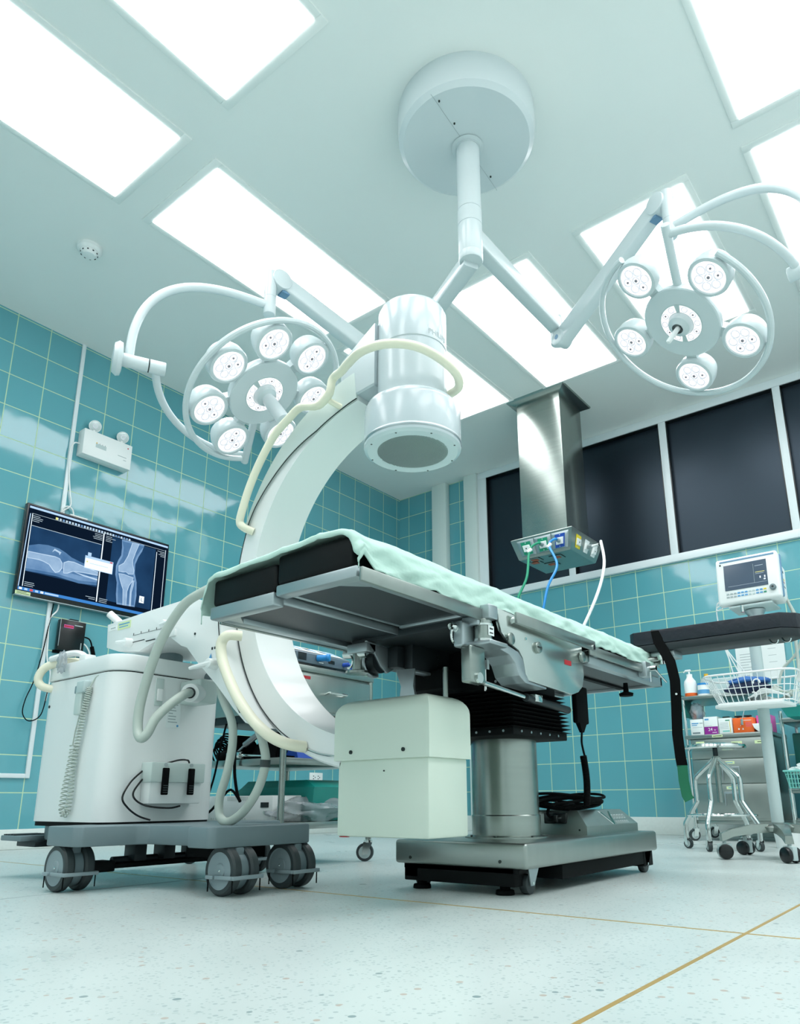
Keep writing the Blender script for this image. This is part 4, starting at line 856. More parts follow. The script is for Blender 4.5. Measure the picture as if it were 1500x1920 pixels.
b = B().m('blackm').box(bx0+0.01, bx1-0.005, by0-0.02, by1-0.02, 0.545, 0.665, 0.004).m('alu')
for (x, z) in ((3.16, 0.585), (3.10, 0.583), (3.04, 0.58)): b.cyl((x, by0-0.022, z-0.02), (x, by0-0.0195, z-0.02), 0.004, n=10)
b.build('column_head', 'blackm', ot)
# rear pedestal housing
b = B().m('steelh').loft([[(2.90, -2.985, 0.132), (3.205, -2.985, 0.132), (3.205, -2.575, 0.132), (2.90, -2.575, 0.132)], [(2.90, -2.985, 0.158), (3.205, -2.985, 0.158), (3.205, -2.575, 0.158), (2.90, -2.575, 0.158)], [(2.92, -2.965, 0.206), (3.165, -2.965, 0.206), (3.165, -2.625, 0.206), (2.92, -2.625, 0.206)]]).m('scr').cyl((3.18, -2.987, 0.147), (3.18, -2.984, 0.147), 0.003, n=8)
ph = b.build('pedestal_housing', 'steelh', ot)
nrm = V((0.768, 0, 0.64)); ux = V((0, 1, 0)); uy = V((-0.64, 0, 0.768))
def onp(y, u): return V((3.205, y, 0.158))+uy*u+nrm*0.0008
b = B().m('dteal').poly([onp(-2.815, 0.05), onp(-2.80, 0.052), onp(-2.772, 0.012), onp(-2.745, 0.055), onp(-2.735, 0.055), onp(-2.765, 0.002), onp(-2.775, 0.002)])
b.m('wht').poly([onp(-2.825, 0.056), onp(-2.812, 0.056), onp(-2.775, 0.004), onp(-2.780, 0.002)])
for i in range(5):
    for (o1, o2, v0, v1) in ((0, 0.015, 0.038, 0.040), (0, 0.015, 0.024, 0.026), (0, 0.002, 0.024, 0.040), (0.013, 0.015, 0.024, 0.040)):
        y = -2.745+i*0.022; b.poly([onp(y+o1, v0), onp(y+o2, v0), onp(y+o2, v1), onp(y+o1, v1)])
for i in range(6):
    for (o1, o2, v0, v1) in ((0, 0.011, 0.013, 0.0145), (0, 0.002, 0.004, 0.0145), (0.009, 0.011, 0.004, 0.0145)):
        y = -2.745+i*0.018; b.poly([onp(y+o1, v0), onp(y+o2, v0), onp(y+o2, v1), onp(y+o1, v1)])
b.build('maker_badge', 'wht', ph)
b = B().m('blackg').box(3.055, 3.135, -2.985, -2.965, 0.165, 0.198, 0.003).box(3.075, 3.115, -3.01, -2.98, 0.17, 0.192, 0.004).m('chrome').cyl((3.118, -2.99, 0.183), (3.118, -2.984, 0.183), 0.003, n=8)
b.build('power_inlet', 'blackg', ph)
# underside machinery
b = B().m('darkm').box(2.86, 3.25, -3.70, -3.08, 0.665, 0.695, 0.004).box(2.97, 3.0, -3.60, -3.385, 0.592, 0.672, 0.003).box(2.905, 2.97, -3.63, -3.45, 0.60, 0.66, 0.003)
b.m('scr').cyl((3.0, -3.48, 0.645), (3.003, -3.48, 0.645), 0.006, n=10).cyl((3.0, -3.48, 0.615), (3.003, -3.48, 0.615), 0.006, n=10).m('alu').box(2.975, 3.004, -3.60, -3.385, 0.586, 0.594, 0.002)
b.m('blackm').box(2.9, 3.05, -3.52, -3.38, 0.545, 0.60, 0.004)
b.build('tilt_gearbox', 'darkm', ot)
b = B().m('alu').prism([(-3.72, 0.665), (-3.60, 0.655), (-3.60, 0.60), (-3.63, 0.585), (-3.66, 0.60), (-3.69, 0.64)], 'x', 2.925, 2.935, 0.002).m('darkm').cyl((2.86, -3.655, 0.617), (2.93, -3.655, 0.617), 0.034, n=32)
b.m('alu').ring((2.90, -3.655, 0.617), (1, 0, 0), 0.04, 0.006, 90, 300, 20, 8)
b.build('tilt_joint', 'alu', ot)
b = B().m('alu').loft([[(2.955, -3.615, 0.595), (3.01, -3.60, 0.595), (3.01, -3.60, 0.585), (2.955, -3.615, 0.585)], [(2.975, -3.62, 0.545), (3.01, -3.61, 0.545), (3.01, -3.60, 0.54), (2.975, -3.61, 0.54)], [(2.965, -3.615, 0.505), (3.015, -3.605, 0.505), (3.015, -3.595, 0.50), (2.965, -3.605, 0.50)]])
b.build('drive_link', 'alu', ot)
B().m('steel').cyl((3.085, -3.56, 0.50), (3.085, -3.56, 0.595), 0.008, n=12).build('lift_rod', 'steel', ot)
# split leg plates: cast tray frames with dark boards
def tray(x0, x1, y0, y1, z, h, w, miss=None):
    t = B().m('alu').box(x0, x1, y0, y0+w, z, z+h, 0.005).box(x0+.0008, x0+w*(1 if miss != 'L' else .25), y0+w*.6, y1, z+(.0006 if miss != 'L' else .008), z+h-.0007, 0.005).box(x1-w*(1 if miss != 'R' else .25), x1-.0008, y0+w*.6, y1, z+(.0006 if miss != 'R' else .008), z+h-.0007, 0.005).box(x0+.002, x1-.002, y1-0.02, y1-.001, z+0.004, z+h-.001, 0.004)
    for (xx, yy, sx) in ((x0, y0, 1), (x1, y0, -1)):
        if (sx > 0 and miss == 'L') or (sx < 0 and miss == 'R'): continue
        t.prism([(xx+sx*.02, yy+.02), (xx+sx*.085, yy+.025), (xx+sx*.025, yy+.085)], 'z', z+.0012, z+h*.6, 0.0)
    t.m('tray').box(x0+0.01, x1-0.01, y0+0.01, y1, z+h*0.45, z+h*0.95)
    return t
tray(3.038, 3.283, -4.14, -3.69, 0.680, 0.026, 0.034, 'L').build('leg_plate', 'alu', ot)
tray(2.803, 3.032, -4.14, -3.60, 0.662, 0.032, 0.034, 'R').build('leg_plate', 'alu', ot)
B().m('steel').box(2.775, 2.787, -4.09, -3.55, 0.665, 0.694, 0.002).m('alu').box(2.785, 2.806, -4.05, -4.02, 0.67, 0.69).box(2.785, 2.806, -3.65, -3.62, 0.67, 0.69).build('side_rail', 'steel', ot)
B().m('steelh').box(3.295, 3.304, -4.145, -3.70, 0.667, 0.697, 0.002).m('alu').box(3.28, 3.297, -4.10, -4.07, 0.674, 0.69).box(3.28, 3.297, -3.80, -3.77, 0.674, 0.69).build('side_rail', 'steelh', ot)
B().m('steelh').box(3.318, 3.328, -3.575, -3.10, 0.681, 0.712, 0.003).m('chrome').cyl((3.29, -3.56, 0.695), (3.32, -3.56, 0.695), 0.008, n=12).cyl((3.29, -3.115, 0.69), (3.33, -3.115, 0.69), 0.008, n=12).build('side_rail', 'steelh', ot)
B().m('steelh').box(3.295, 3.304, -3.09, -2.50, 0.676, 0.706, 0.003).m('alu').box(3.28, 3.297, -3.03, -3.0, 0.68, 0.70).box(3.28, 3.297, -2.6, -2.57, 0.68, 0.70).build('side_rail', 'steelh', ot)
B().m('steelh').box(2.787, 2.796, -3.50, -2.50, 0.676, 0.706, 0.003).m('alu').box(2.79, 2.812, -3.03, -3.0, 0.68, 0.70).build('side_rail', 'steelh', ot)
# seat side plate, knobs and clamp casting
sp = [(-3.635, 0.712), (-3.60, 0.714), (-3.155, 0.698), (-3.15, 0.60), (-3.165, 0.565), (-3.195, 0.545), (-3.24, 0.533), (-3.49, 0.543), (-3.505, 0.56), (-3.515, 0.60), (-3.535, 0.618), (-3.585, 0.632), (-3.62, 0.655), (-3.632, 0.68)]
b = B().m('plateS').prism(sp, 'x', 3.296, 3.306, 0.002)
pl = b.build('seat_side_plate', 'plateS', ot)
b = B().m('steel')
for (y, z) in ((-3.585, 0.640), (-3.44, 0.640), (-3.165, 0.655)): b.cyl((3.306, y, z), (3.316, y, z), 0.016, n=24, b=0.002)
b.m('scr').box(3.316, 3.317, -3.452, -3.428, 0.638, 0.642).m('chrome').cyl((3.306, -3.50, 0.655), (3.309, -3.50, 0.655), 0.004, n=8)
b.build('plate_bolt', 'steel', pl)
B().m('red').box(3.306, 3.3072, -3.275, -3.235, 0.618, 0.632).build('warning_plate', 'red', pl)
b = B().m('alu').prism([(-3.70, 0.622), (-3.60, 0.622), (-3.545, 0.612), (-3.522, 0.595), (-3.512, 0.56), (-3.495, 0.541), (-3.40, 0.536), (-3.40, 0.530), (-3.515, 0.534), (-3.545, 0.55), (-3.562, 0.58), (-3.59, 0.598), (-3.64, 0.606), (-3.70, 0.606)], 'x', 3.235, 3.3095, 0.002)
b.build('seat_bracket', 'alu', ot)
b = B().m('alu').box(3.285, 3.325, -3.705, -3.665, 0.672, 0.708, 0.004, 3).box(3.25, 3.30, -3.72, -3.66, 0.655, 0.68, 0.005, 3).m('steel').cyl((3.295, -3.69, 0.672), (3.295, -3.69, 0.612), 0.022, n=28, b=0.002).m('chrome').cyl((3.295, -3.69, 0.66), (3.295, -3.69, 0.655), 0.0245, n=28).cyl((3.295, -3.69, 0.622), (3.295, -3.69, 0.616), 0.0245, n=28)
b.m('alu').box(3.25, 3.345, -3.735, -3.655, 0.600, 0.611, 0.004, 3).box(3.245, 3.275, -3.75, -3.69, 0.60, 0.665, 0.006, 3)
b.m('whtpaper').box(3.3165, 3.3175, -3.70, -3.675, 0.63, 0.655).m('ink').box(3.3175, 3.318, -3.695, -3.68, 0.645, 0.649).box(3.3175, 3.318, -3.695, -3.68, 0.635, 0.638)
cl = b.build('leg_clamp', 'alu', ot)
b = B().m('chrome').cyl((3.255, -3.755, 0.645), (3.255, -3.72, 0.645), 0.010, n=16).lathe([(0.0, -0.02), (0.008, -0.018), (0.012, 0), (0.008, 0.01)], (3.255, -3.765, 0.648), (0, -1, 0), 16).ring((3.26, -3.768, 0.625), (1, 0.3, 0), 0.018, 0.003, 70, 290, 16, 6)
b.build('clamp_key', 'chrome', cl)
b = B().m('steel').box(3.27, 3.30, -3.755, -3.69, 0.51, 0.60, 0.005, 3).m('chrome').cyl((3.30, -3.725, 0.522), (3.307, -3.725, 0.522), 0.013, n=20).cyl((3.29, -3.70, 0.517), (3.26, -3.40, 0.507), 0.0065, n=14).m('darkm').cyl((3.265, -3.44, 0.508), (3.25, -3.16, 0.500), 0.011, n=16).m('chrome').box(3.245, 3.275, -3.40, -3.36, 0.50, 0.522, 0.003).cyl((3.24, -3.60, 0.59), (3.24, -3.60, 0.51), 0.003, n=8).box(3.235, 3.25, -3.605, -3.595, 0.565, 0.59)
b.build('gas_spring', 'steel', ot)
b = B().m('steel').cyl((2.885, -3.70, 0.642), (2.885, -3.70, 0.59), 0.016, n=24).lathe([(0.0, 0.575), (0.034, 0.58), (0.034, 0.586), (0.02, 0.59), (0.0, 0.592)], (2.885, -3.70, 0.0), (0, 0, 1), 32).m('chrome').cyl((2.84, -3.705, 0.638), (2.92, -3.70, 0.632), 0.012, n=16).ring((2.862, -3.71, 0.615), (0.3, 1, 0), 0.018, 0.003, 80, 290, 16, 6).m('alu').box(2.86, 2.935, -3.72, -3.68, 0.635, 0.662, 0.004)
b.build('leg_clamp', 'alu', ot)
# far section
b = B().m('alu').box(3.255, 3.286, -3.07, -2.42, 0.652, 0.690, 0.004).box(2.812, 2.843, -3.07, -2.42, 0.652, 0.690, 0.004).box(2.812, 3.286, -2.44, -2.42, 0.652, 0.690, 0.003).m('steelh').box(2.812, 3.286, -3.09, -3.06, 0.655, 0.685, 0.003).m('tray').box(2.84, 3.258, -3.07, -2.43, 0.662, 0.68)
b.m('steelh').box(2.86, 2.875, -3.0, -2.43, 0.648, 0.655).m('blackm').box(3.12, 3.14, -3.07, -2.43, 0.654, 0.663)
b.build('back_plate', 'alu', ot)
B().m('black').lathe([(0.0, 0.600), (0.024, 0.602), (0.026, 0.612), (0.010, 0.618), (0.008, 0.65), (0.0, 0.65)], (3.22, -2.62, 0.0), (0, 0, 1), 24).build('clamp_knob', 'black', ot)
b = B().m('pad').box(3.035, 3.268, -4.136, -3.60, 0.707, 0.778, 0.010, 3).box(2.805, 3.033, -4.136, -3.60, 0.695, 0.762, 0.010, 3).box(2.81, 3.268, -3.60, -2.47, 0.700, 0.778, 0.012, 3)
b.build('mattress', 'pad', ot)

# ------------------------------------------------------------ green sheet on the table
def sheet():
    ny, t = 150, bmesh.new(); from mathutils import noise
    prof = [(2.779, 0.700), (2.777, 0.725), (2.786, 0.755), (2.80, 0.770), (2.83, 0.776), (2.90, 0.778), (2.97, 0.780), (3.03, 0.783), (3.09, 0.787), (3.15, 0.790), (3.20, 0.791), (3.24, 0.789), (3.265, 0.782), (3.282, 0.766), (3.288, 0.748), (3.291, 0.73), (3.293, 0.712)]
    # resample finely
    P = []
    for (a, b2) in zip(prof, prof[1:]):
        for k in range(4): P.append((a[0]+(b2[0]-a[0])*k/4, a[1]+(b2[1]-a[1])*k/4))
    P.append(prof[-1]); nx = len(P); G = []
    for j in range(ny+1):
        v = j/ny; y = -4.142+v*1.67; row = []
        lowR = -0.010+0.010*noise.noise(V((3.1, y*6, 0)))+0.005*noise.noise(V((3.1, y*22, 3)))
        lowR += 0.022*max(0, 1-abs(y+4.13)/0.03) + (0.012 if y > -3.05 else 0)*min(1, (y+3.05)/0.05)
        for i in range(nx):
            x, z = P[i]; edge = max(0, (i-nx*0.72)/(nx*0.28)); el = max(0, (nx*0.2-i)/(nx*0.2))
            amp = 0.003+0.011*edge+0.004*el
            f = noise.noise(V((x*7+y*5, y*9-edge*3, 1)))+0.6*noise.noise(V((x*20, y*26+edge*8, 5)))
            g = noise.noise(V((y*14+z*30, x*6, 9)))
            yy = y + (0.012*noise.noise(V((x*9, 2, 2))) if j == 0 else 0)
            rg = 1-abs(noise.noise(V((y*7+edge*1.6, edge*1.2+x*3, 7)))*2.2); rg2 = 1-abs(noise.noise(V((y*4-x*9, x*7+y*3, 11)))*2.4)
            f += 0.9*max(0, rg)**3-0.3; wr = 0.0035*max(0, rg2)**4
            if edge > 0: xo = amp*f*0.7+0.003*edge; zo = lowR*edge*1.4+amp*0.4*g
            elif el > 0: xo = -abs(amp*f); zo = (0.018*noise.noise(V((7, y*8, 0)))+(0.035 if y > -4.10 else 0.0)-0.02)*el
            else: xo = 0; zo = amp*f*0.8
            zo += wr*(1-edge)
            row.append(t.verts.new((x+xo, yy, z+max(zo, -0.003 if not (edge or el) else -1))))
        if j == 0:
            for k in (3, 2, 1):
                lip = []
                for i, q in enumerate(row):
                    x = q.co.x; h = 0.014+0.007*noise.noise(V((x*11, 4, 4)))+0.03*max(0, (2.80-x)/0.02)+0.012*max(0, (x-3.255)/0.03)
                    lip.append(t.verts.new((x, -4.146-0.002*noise.noise(V((x*30, k, 1))), q.co.z-min(h, 0.024)*k/3)))
                G.append(lip)
        G.append(row)
    for j in range(len(G)-1):
        for i in range(nx-1): t.faces.new((G[j][i], G[j][i+1], G[j+1][i+1], G[j+1][i]))
    b = B(); b.m('sheet'); b.join(t)
    o = b.build('table_sheet', 'sheet', None, sharp=80, org=(3.04, -3.3, 0.78))
    so = o.modifiers.new('thickness', 'SOLIDIFY'); so.thickness = 0.0025; so.offset = 1
    return o
tag(sheet(), 'mint green cloth sheet draped over the operating table mattress', 'sheet')

# ------------------------------------------------------------ arm board, strap, hand control, cable
ab = thing('arm_board', 'black padded arm board sticking out sideways from the table rail', 'arm board', (3.5, -2.47, 0.8))
def board(x0, x1, y0, y1, c): return [(x0+0.02, y0), (x1-c, y0), (x1-0.012, y0+c*0.8), (x1, y0+c*1.3), (x1, y1-c*1.3), (x1-0.012, y1-c*0.8), (x1-c, y1), (x0+0.02, y1), (x0, y1-0.02), (x0, y0+0.02)]
B().m('padb').prism(board(3.215, 3.805, -2.545, -2.40, 0.055), 'z', 0.797, 0.848, 0.012, 3).build('pad', 'padb', ab)
b = B().m('darkm').prism(board(3.215, 3.805, -2.543, -2.402, 0.055), 'z', 0.768, 0.795, 0.003); b.build('tray', 'darkm', ab)
b = B().m('alu').box(3.29, 3.38, -2.53, -2.44, 0.745, 0.769, 0.004).m('chrome').cyl((3.33, -2.52, 0.735), (3.33, -2.52, 0.752), 0.022, n=24).cyl((3.33, -2.52, 0.72), (3.33, -2.52, 0.735), 0.012, n=12)
b.m('steel').tube([(3.33, -2.52, 0.742), (3.28, -2.56, 0.735), (3.25, -2.60, 0.715), (3.24, -2.64, 0.69)], 0.009, 10, 5).tube([(3.33, -2.50, 0.735), (3.29, -2.54, 0.72), (3.26, -2.6, 0.70)], 0.009, 10, 5).m('alu').box(3.286, 3.318, -2.66, -2.61, 0.66, 0.715, 0.004).m('chrome').cyl((3.318, -2.635, 0.69), (3.345, -2.635, 0.69), 0.009, n=16).cyl((3.335, -2.63, 0.69), (3.365, -2.60, 0.64), 0.0035, n=8).cyl((3.32, -2.63, 0.68), (3.315, -2.62, 0.645), 0.003, n=8)
b.build('rail_clamp', 'alu', ab)
b = B().m('chrome')
for x in (3.70, 3.74): b.tube([(x, -2.50, 0.768), (x+0.01, -2.51, 0.752), (x+0.025, -2.515, 0.75), (x+0.03, -2.515, 0.76)], 0.003, 6, 3)
b.build('cord_hook', 'chrome', ab)
st = thing('restraint_strap', 'long black strap with a green end hanging over the arm board', 'strap', (3.35, -2.56, 0.8))
def strap(pts, w, mt, name):
    P = [V(p) for p in pts]; R = []
    for i, p in enumerate(P):
        d = (P[min(i+1, len(P)-1)]-P[max(i-1, 0)]).normalized(); s = V((0.82, 0.35, 0)); s = (s-d*s.dot(d)).normalized(); n = d.cross(s)*0.0018
        R.append([p-s*w/2-n, p+s*w/2-n, p+s*w/2+n, p-s*w/2+n])
    return B().m(mt).loft(R).build(name, mt, st)
strap([(3.30, -2.47, 0.853), (3.315, -2.52, 0.853), (3.325, -2.548, 0.842), (3.332, -2.552, 0.80), (3.35, -2.555, 0.765), (3.372, -2.56, 0.72), (3.382, -2.56, 0.65), (3.378, -2.56, 0.56), (3.372, -2.56, 0.46), (3.375, -2.56, 0.38), (3.378, -2.56, 0.35)], 0.036, 'black', 'webbing')
strap([(3.378, -2.56, 0.352), (3.378, -2.56, 0.30), (3.384, -2.56, 0.25), (3.392, -2.56, 0.235)], 0.034, 'dgreen', 'strap_end')
B().m('chrome').cyl((3.385, -2.565, 0.60), (3.386, -2.572, 0.60), 0.004, n=10).build('press_stud', 'chrome', st)
hc = thing('table_hand_control', 'black hand control hanging under the table on a coiled cord', 'hand control', (3.2, -2.95, 0.53))
B().m('black').box(3.185, 3.205, -3.0, -2.915, 0.478, 0.60, 0.006).loft([[(3.187, -2.985, 0.482), (3.203, -2.985, 0.482), (3.203, -2.93, 0.482), (3.187, -2.93, 0.482)], [(3.190, -2.963, 0.45), (3.20, -2.963, 0.45), (3.20, -2.95, 0.45), (3.190, -2.95, 0.45)]]).build('handset', 'black', hc)
pts = []
for i in range(641):
    u = i/640; w = 2*pi*40*u; c = V((3.195, -2.958+0.014*sin(u*3), 0.375-0.155*u)); pts.append(c+V((0.0085*cos(w), 0.0085*sin(w), 0)))
B().m('black').tube([(3.195, -2.957, 0.452), (3.195, -2.963, 0.42), (3.195, -2.956, 0.395), (3.2, -2.958, 0.375)], 0.0035, 8, 5).tube(pts, 0.003, 5, 1).build('coiled_cord', 'black', hc)
b = B().m('black')
for k in range(6):
    ph_ = k*0.9; rr = 0.10+0.012*(k % 3); P = []
    for i in range(10):
        a = 2*pi*i/10; P.append((3.08+(rr+0.01*sin(3*a+ph_))*cos(a)*0.85, -2.86+(rr+0.05+0.012*cos(2*a+ph_))*sin(a), 0.216+0.007*k+0.008*sin(2*a+ph_)))
    b.tube(P, 0.0045, 7, 4, closed=True)
b.tube([(3.095, -3.0, 0.182), (3.09, -3.02, 0.195), (3.085, -3.0, 0.215), (3.07, -2.93, 0.225), (3.05, -2.88, 0.23)], 0.005, 8, 5)
b.box(3.04, 3.10, -2.93, -2.83, 0.208, 0.228, 0.008)
tag(b.build('power_cable', 'black', None, org=(3.08, -2.86, 0.207)), 'coil of black power cable lying on the table pedestal', 'cable')

# ------------------------------------------------------------ casters used by trolleys and stools
def swivel_caster(parent, x, y, top, r=0.035, ang=0.0, w=0.022, name='caster', body='chrome'):
    d = V((cos(ang), sin(ang), 0)); s = V((-d.y, d.x, 0)); o = V((x, y, r))-d*r*0.35
    b = B().m(body).cyl((x, y, r*1.9), (x, y, top), 0.009, n=14).cyl((x, y, r*2.05), (x, y, r*2.3), r*0.5, n=20)
    for q in (-1, 1):
        sd = s*q*(w/2+0.003)
        b.loft([[o+sd-d*0.3*r-V((0, 0, r*.3)), o+sd+d*0.4*r-V((0, 0, r*.2)), V((x, y, r*2.1))+sd+d*r*.45, V((x, y, r*2.1))+sd-d*r*.5], [o+sd*1.15-d*0.3*r-V((0, 0, r*.3)), o+sd*1.15+d*0.4*r-V((0, 0, r*.2)), V((x, y, r*2.1))+sd*1.15+d*r*.45, V((x, y, r*2.1))+sd*1.15-d*r*.5]])
    b.cyl(o-s*(w/2+.005), o+s*(w/2+.005), r*0.16, n=10)
    b.m('tyre').lathe([(r*.7, -w/2), (r*.95, -w/2), (r, -w*.3), (r, w*.3), (r*.95, w/2), (r*.7, w/2)], o, s, 32).m('lampgrey').lathe([(0, -w*.42), (r*.72, -w*.42), (r*.72, w*.42), (0, w*.42)], o, s, 24)
    return b.build(name, body, parent)

# ------------------------------------------------------------ instrument trolley by the left wall
tr = thing('instrument_trolley', 'stainless steel trolley with a drawer and two open shelves behind the C-arm', 'trolley', (1.87, -3.04, 0))
x0, x1, y0, y1 = 1.62, 2.13, -3.285, -2.80
for (x, y) in ((x0, y0), (x1, y0), (x0, y1), (x1, y1)): B().m('steel').cyl((x, y, 0.085), (x, y, 0.74), 0.0125, n=20).build('post', 'steel', tr); swivel_caster(tr, x, y, 0.09, 0.036, 0.6)
for z in (0.375, 0.138): B().m('steelh').box(x0, x1, y0, y1, z, z+0.026, 0.003).build('shelf', 'steelh', tr)
B().m('steelh').box(x0-0.01, x1+0.012, y0-0.012, y1+0.012, 0.738, 0.762, 0.003).build('top_shelf', 'steelh', tr)
b = B().m('steelh').box(x0, x1+0.002, y0, y1, 0.575, 0.738, 0.003).m('darkm').box(x0+0.01, x1-0.01, y0+0.01, y1-0.01, 0.545, 0.576); b.build('drawer_box', 'steelh', tr)
dr = B().m('steelh').box(x1, x1+0.012, y0+0.012, y1-0.012, 0.585, 0.728, 0.003).build('drawer', 'steelh', tr)
B().m('chrome').tube([(x1+0.012, -3.085, 0.655), (x1+0.035, -3.085, 0.66), (x1+0.04, -3.075, 0.66), (x1+0.04, -2.995, 0.66), (x1+0.035, -2.985, 0.66), (x1+0.012, -2.985, 0.655)], 0.005, 8, 3).build('handle', 'chrome', dr)
B().m('red').box(x1+0.012, x1+0.0135, -3.215, -3.17, 0.707, 0.719).build('red_label', 'red', dr)
es = thing('electrosurgical_unit', 'blue-grey electrosurgical unit with bright blue plugs on top of the steel trolley', 'medical device', (1.97, -3.1, 0.762))
b = B().m('gun').prism([(2.125, 0.775), (2.125, 0.818), (2.02, 0.862), (1.80, 0.862), (1.80, 0.775)], 'y', -3.285, -2.925, 0.004).m('blackg').box(1.82, 2.12, -3.275, -2.935, 0.763, 0.778, 0.003); b.build('case', 'gun', es)
sn = V((2.02-2.125, 0, 0.862-0.818)).normalized(); nrm2 = V((0.387, 0, 0.922))
def sp2(y, u, o=0.001): return V((2.122, y, 0.820))+sn*u+nrm2*o
b = B().m('whtpaper').poly([sp2(-3.265, 0.012), sp2(-2.95, 0.012), sp2(-2.95, 0.105), sp2(-3.265, 0.105)])
for y in (-3.23, -3.14, -3.05): b.m('gun').poly([sp2(y, 0.045, .0015), sp2(y+0.032, 0.045, .0015), sp2(y+0.032, 0.085, .0015), sp2(y, 0.085, .0015)])
for y in (-3.185, -3.10, -3.01, -2.98): b.m('bluelabel').poly([sp2(y, 0.035, .0015), sp2(y+0.018, 0.035, .0015), sp2(y+0.018, 0.095, .0015), sp2(y, 0.095, .0015)])
b.m('yel2').poly([sp2(-3.10, 0.10, .0018), sp2(-3.085, 0.10, .0018), sp2(-3.085, 0.09, .0018), sp2(-3.10, 0.09, .0018)])
b.build('control_panel', 'whtpaper', es)
b = B().m('blackg').box(2.125, 2.128, -3.255, -3.24, 0.788, 0.812, 0.001).m('darkm').box(2.1245, 2.127, -3.225, -3.18, 0.785, 0.815, 0.006, 3).m('blackg').box(2.124, 2.128, -3.055, -3.02, 0.789, 0.803, 0.002)
b.m('whtpaper').box(2.125, 2.1262, -3.26, -3.23, 0.781, 0.785).box(2.125, 2.1262, -3.11, -3.085, 0.784, 0.788)
b.build('front_socket', 'blackg', es)
b = B().m('lblue').cyl((2.125, -3.12, 0.802), (2.16, -3.10, 0.802), 0.013, n=20, b=0.002).cyl((2.16, -3.10, 0.802), (2.172, -3.093, 0.802), 0.016, 0.015, n=20, b=0.002); b.build('blue_plug', 'lblue', es)
B().m('blue').cyl((2.125, -2.965, 0.795), (2.15, -2.96, 0.795), 0.009, n=14).tube([(2.15, -2.96, 0.795), (2.162, -2.958, 0.79), (2.165, -2.957, 0.775), (2.162, -2.957, 0.766)], 0.005, 8, 4).build('blue_plug', 'blue', es)
dg = thing('surgical_drill', 'chrome surgical hand drill lying on the middle shelf of the steel trolley', 'drill', (1.85, -3.25, 0.401))
B().m('chrome').cyl((1.78, -3.262, 0.425), (1.87, -3.268, 0.418), 0.016, n=24, b=0.003).cyl((1.87, -3.268, 0.418), (2.02, -3.275, 0.41), 0.006, 0.003, n=12).cyl((1.80, -3.262, 0.424), (1.80, -3.262, 0.424-0.02), 0.009, n=12).build('drill_body', 'chrome', dg)
B().m('black').cyl((1.70, -3.25, 0.42), (1.78, -3.26, 0.425), 0.018, n=20, b=0.003).build('hand_piece', 'black', dg)
tag(B().m('black').loft([[(1.72, -3.25, 0.402), (1.88, -3.25, 0.402), (1.88, -3.05, 0.402), (1.72, -3.05, 0.402)], [(1.70, -3.24, 0.44), (1.80, -3.24, 0.43), (1.80, -3.1, 0.43), (1.70, -3.1, 0.44)], [(1.75, -3.22, 0.505), (1.78, -3.22, 0.505), (1.78, -3.15, 0.505), (1.75, -3.15, 0.505)]]).m('black').loft([[(1.88, -3.24, 0.402), (2.03, -3.24, 0.402), (2.03, -3.1, 0.402), (1.88, -3.1, 0.402)], [(1.90, -3.22, 0.46), (2.0, -3.22, 0.48), (2.0, -3.12, 0.48), (1.90, -3.12, 0.46)], [(1.93, -3.2, 0.51), (1.97, -3.2, 0.51), (1.97, -3.15, 0.51), (1.93, -3.15, 0.51)]]).m('alu').cyl((1.86, -3.25, 0.46), (1.93, -3.24, 0.50), 0.012, n=16).cyl((1.82, -3.25, 0.435), (1.87, -3.25, 0.465), 0.005, n=10).build('instrument_heap', 'black', None, org=(1.87, -3.15, 0.401)), 'heap of black instrument grips on the middle trolley shelf', 'instruments')
b = B().m('black')
for k in range(8):
    a = 1.63+k*0.012; b.tube([(a, -3.24+0.01*k, 0.405), (a+0.01*sin(k), -3.25, 0.43+0.01*k), (a+0.05, -3.24, 0.46+0.006*k), (a+0.09, -3.2, 0.43), (a+0.12, -3.18, 0.404)], 0.0035, 7, 5)
tag(B().m('black').tube([(2.04, -3.24, 0.405), (2.06, -3.25, 0.45), (2.09, -3.25, 0.46), (2.10, -3.24, 0.43), (2.08, -3.23, 0.41), (2.12, -3.22, 0.404)], 0.004, 8, 6).build('loose_cable', 'black', None, org=(2.08, -3.24, 0.401)), 'single black cable loop at the near corner of the middle trolley shelf', 'cable')
tag(b.build('cable_tangle', 'black', None, org=(1.7, -3.22, 0.401)), 'tangle of black cables on the middle trolley shelf', 'cables')
b = B().m('black').tube([(1.80, -3.30, 0.545), (1.77, -3.30, 0.45), (1.74, -3.30, 0.33), (1.69, -3.30, 0.22), (1.66, -3.30, 0.17)], 0.004, 8, 5).tube([(1.86, -3.30, 0.545), (1.865, -3.30, 0.45), (1.87, -3.30, 0.35), (1.90, -3.305, 0.27), (1.92, -3.305, 0.24)], 0.006, 8, 5).tube([(1.92, -3.305, 0.24), (1.86, -3.305, 0.285), (1.80, -3.305, 0.25), (1.73, -3.305, 0.2), (1.64, -3.305, 0.185), (1.60, -3.305, 0.18)], 0.005, 8, 5)
tag(b.build('hanging_lead', 'black', None, org=(1.8, -3.3, 0.545)), 'black leads hanging down the near side of the steel trolley', 'cable')
tag(B().m('blue').loft([[(2.03, -3.20, 0.402), (2.12, -3.20, 0.402), (2.12, -2.98, 0.402), (2.03, -2.98, 0.402)], [(2.06, -3.2, 0.48), (2.09, -3.2, 0.485), (2.10, -3.0, 0.42), (2.05, -3.0, 0.42)]]).build('blue_pouch', 'blue', None, org=(2.08, -3.1, 0.401)), 'dark blue pouch at the far end of the middle trolley shelf', 'pouch')
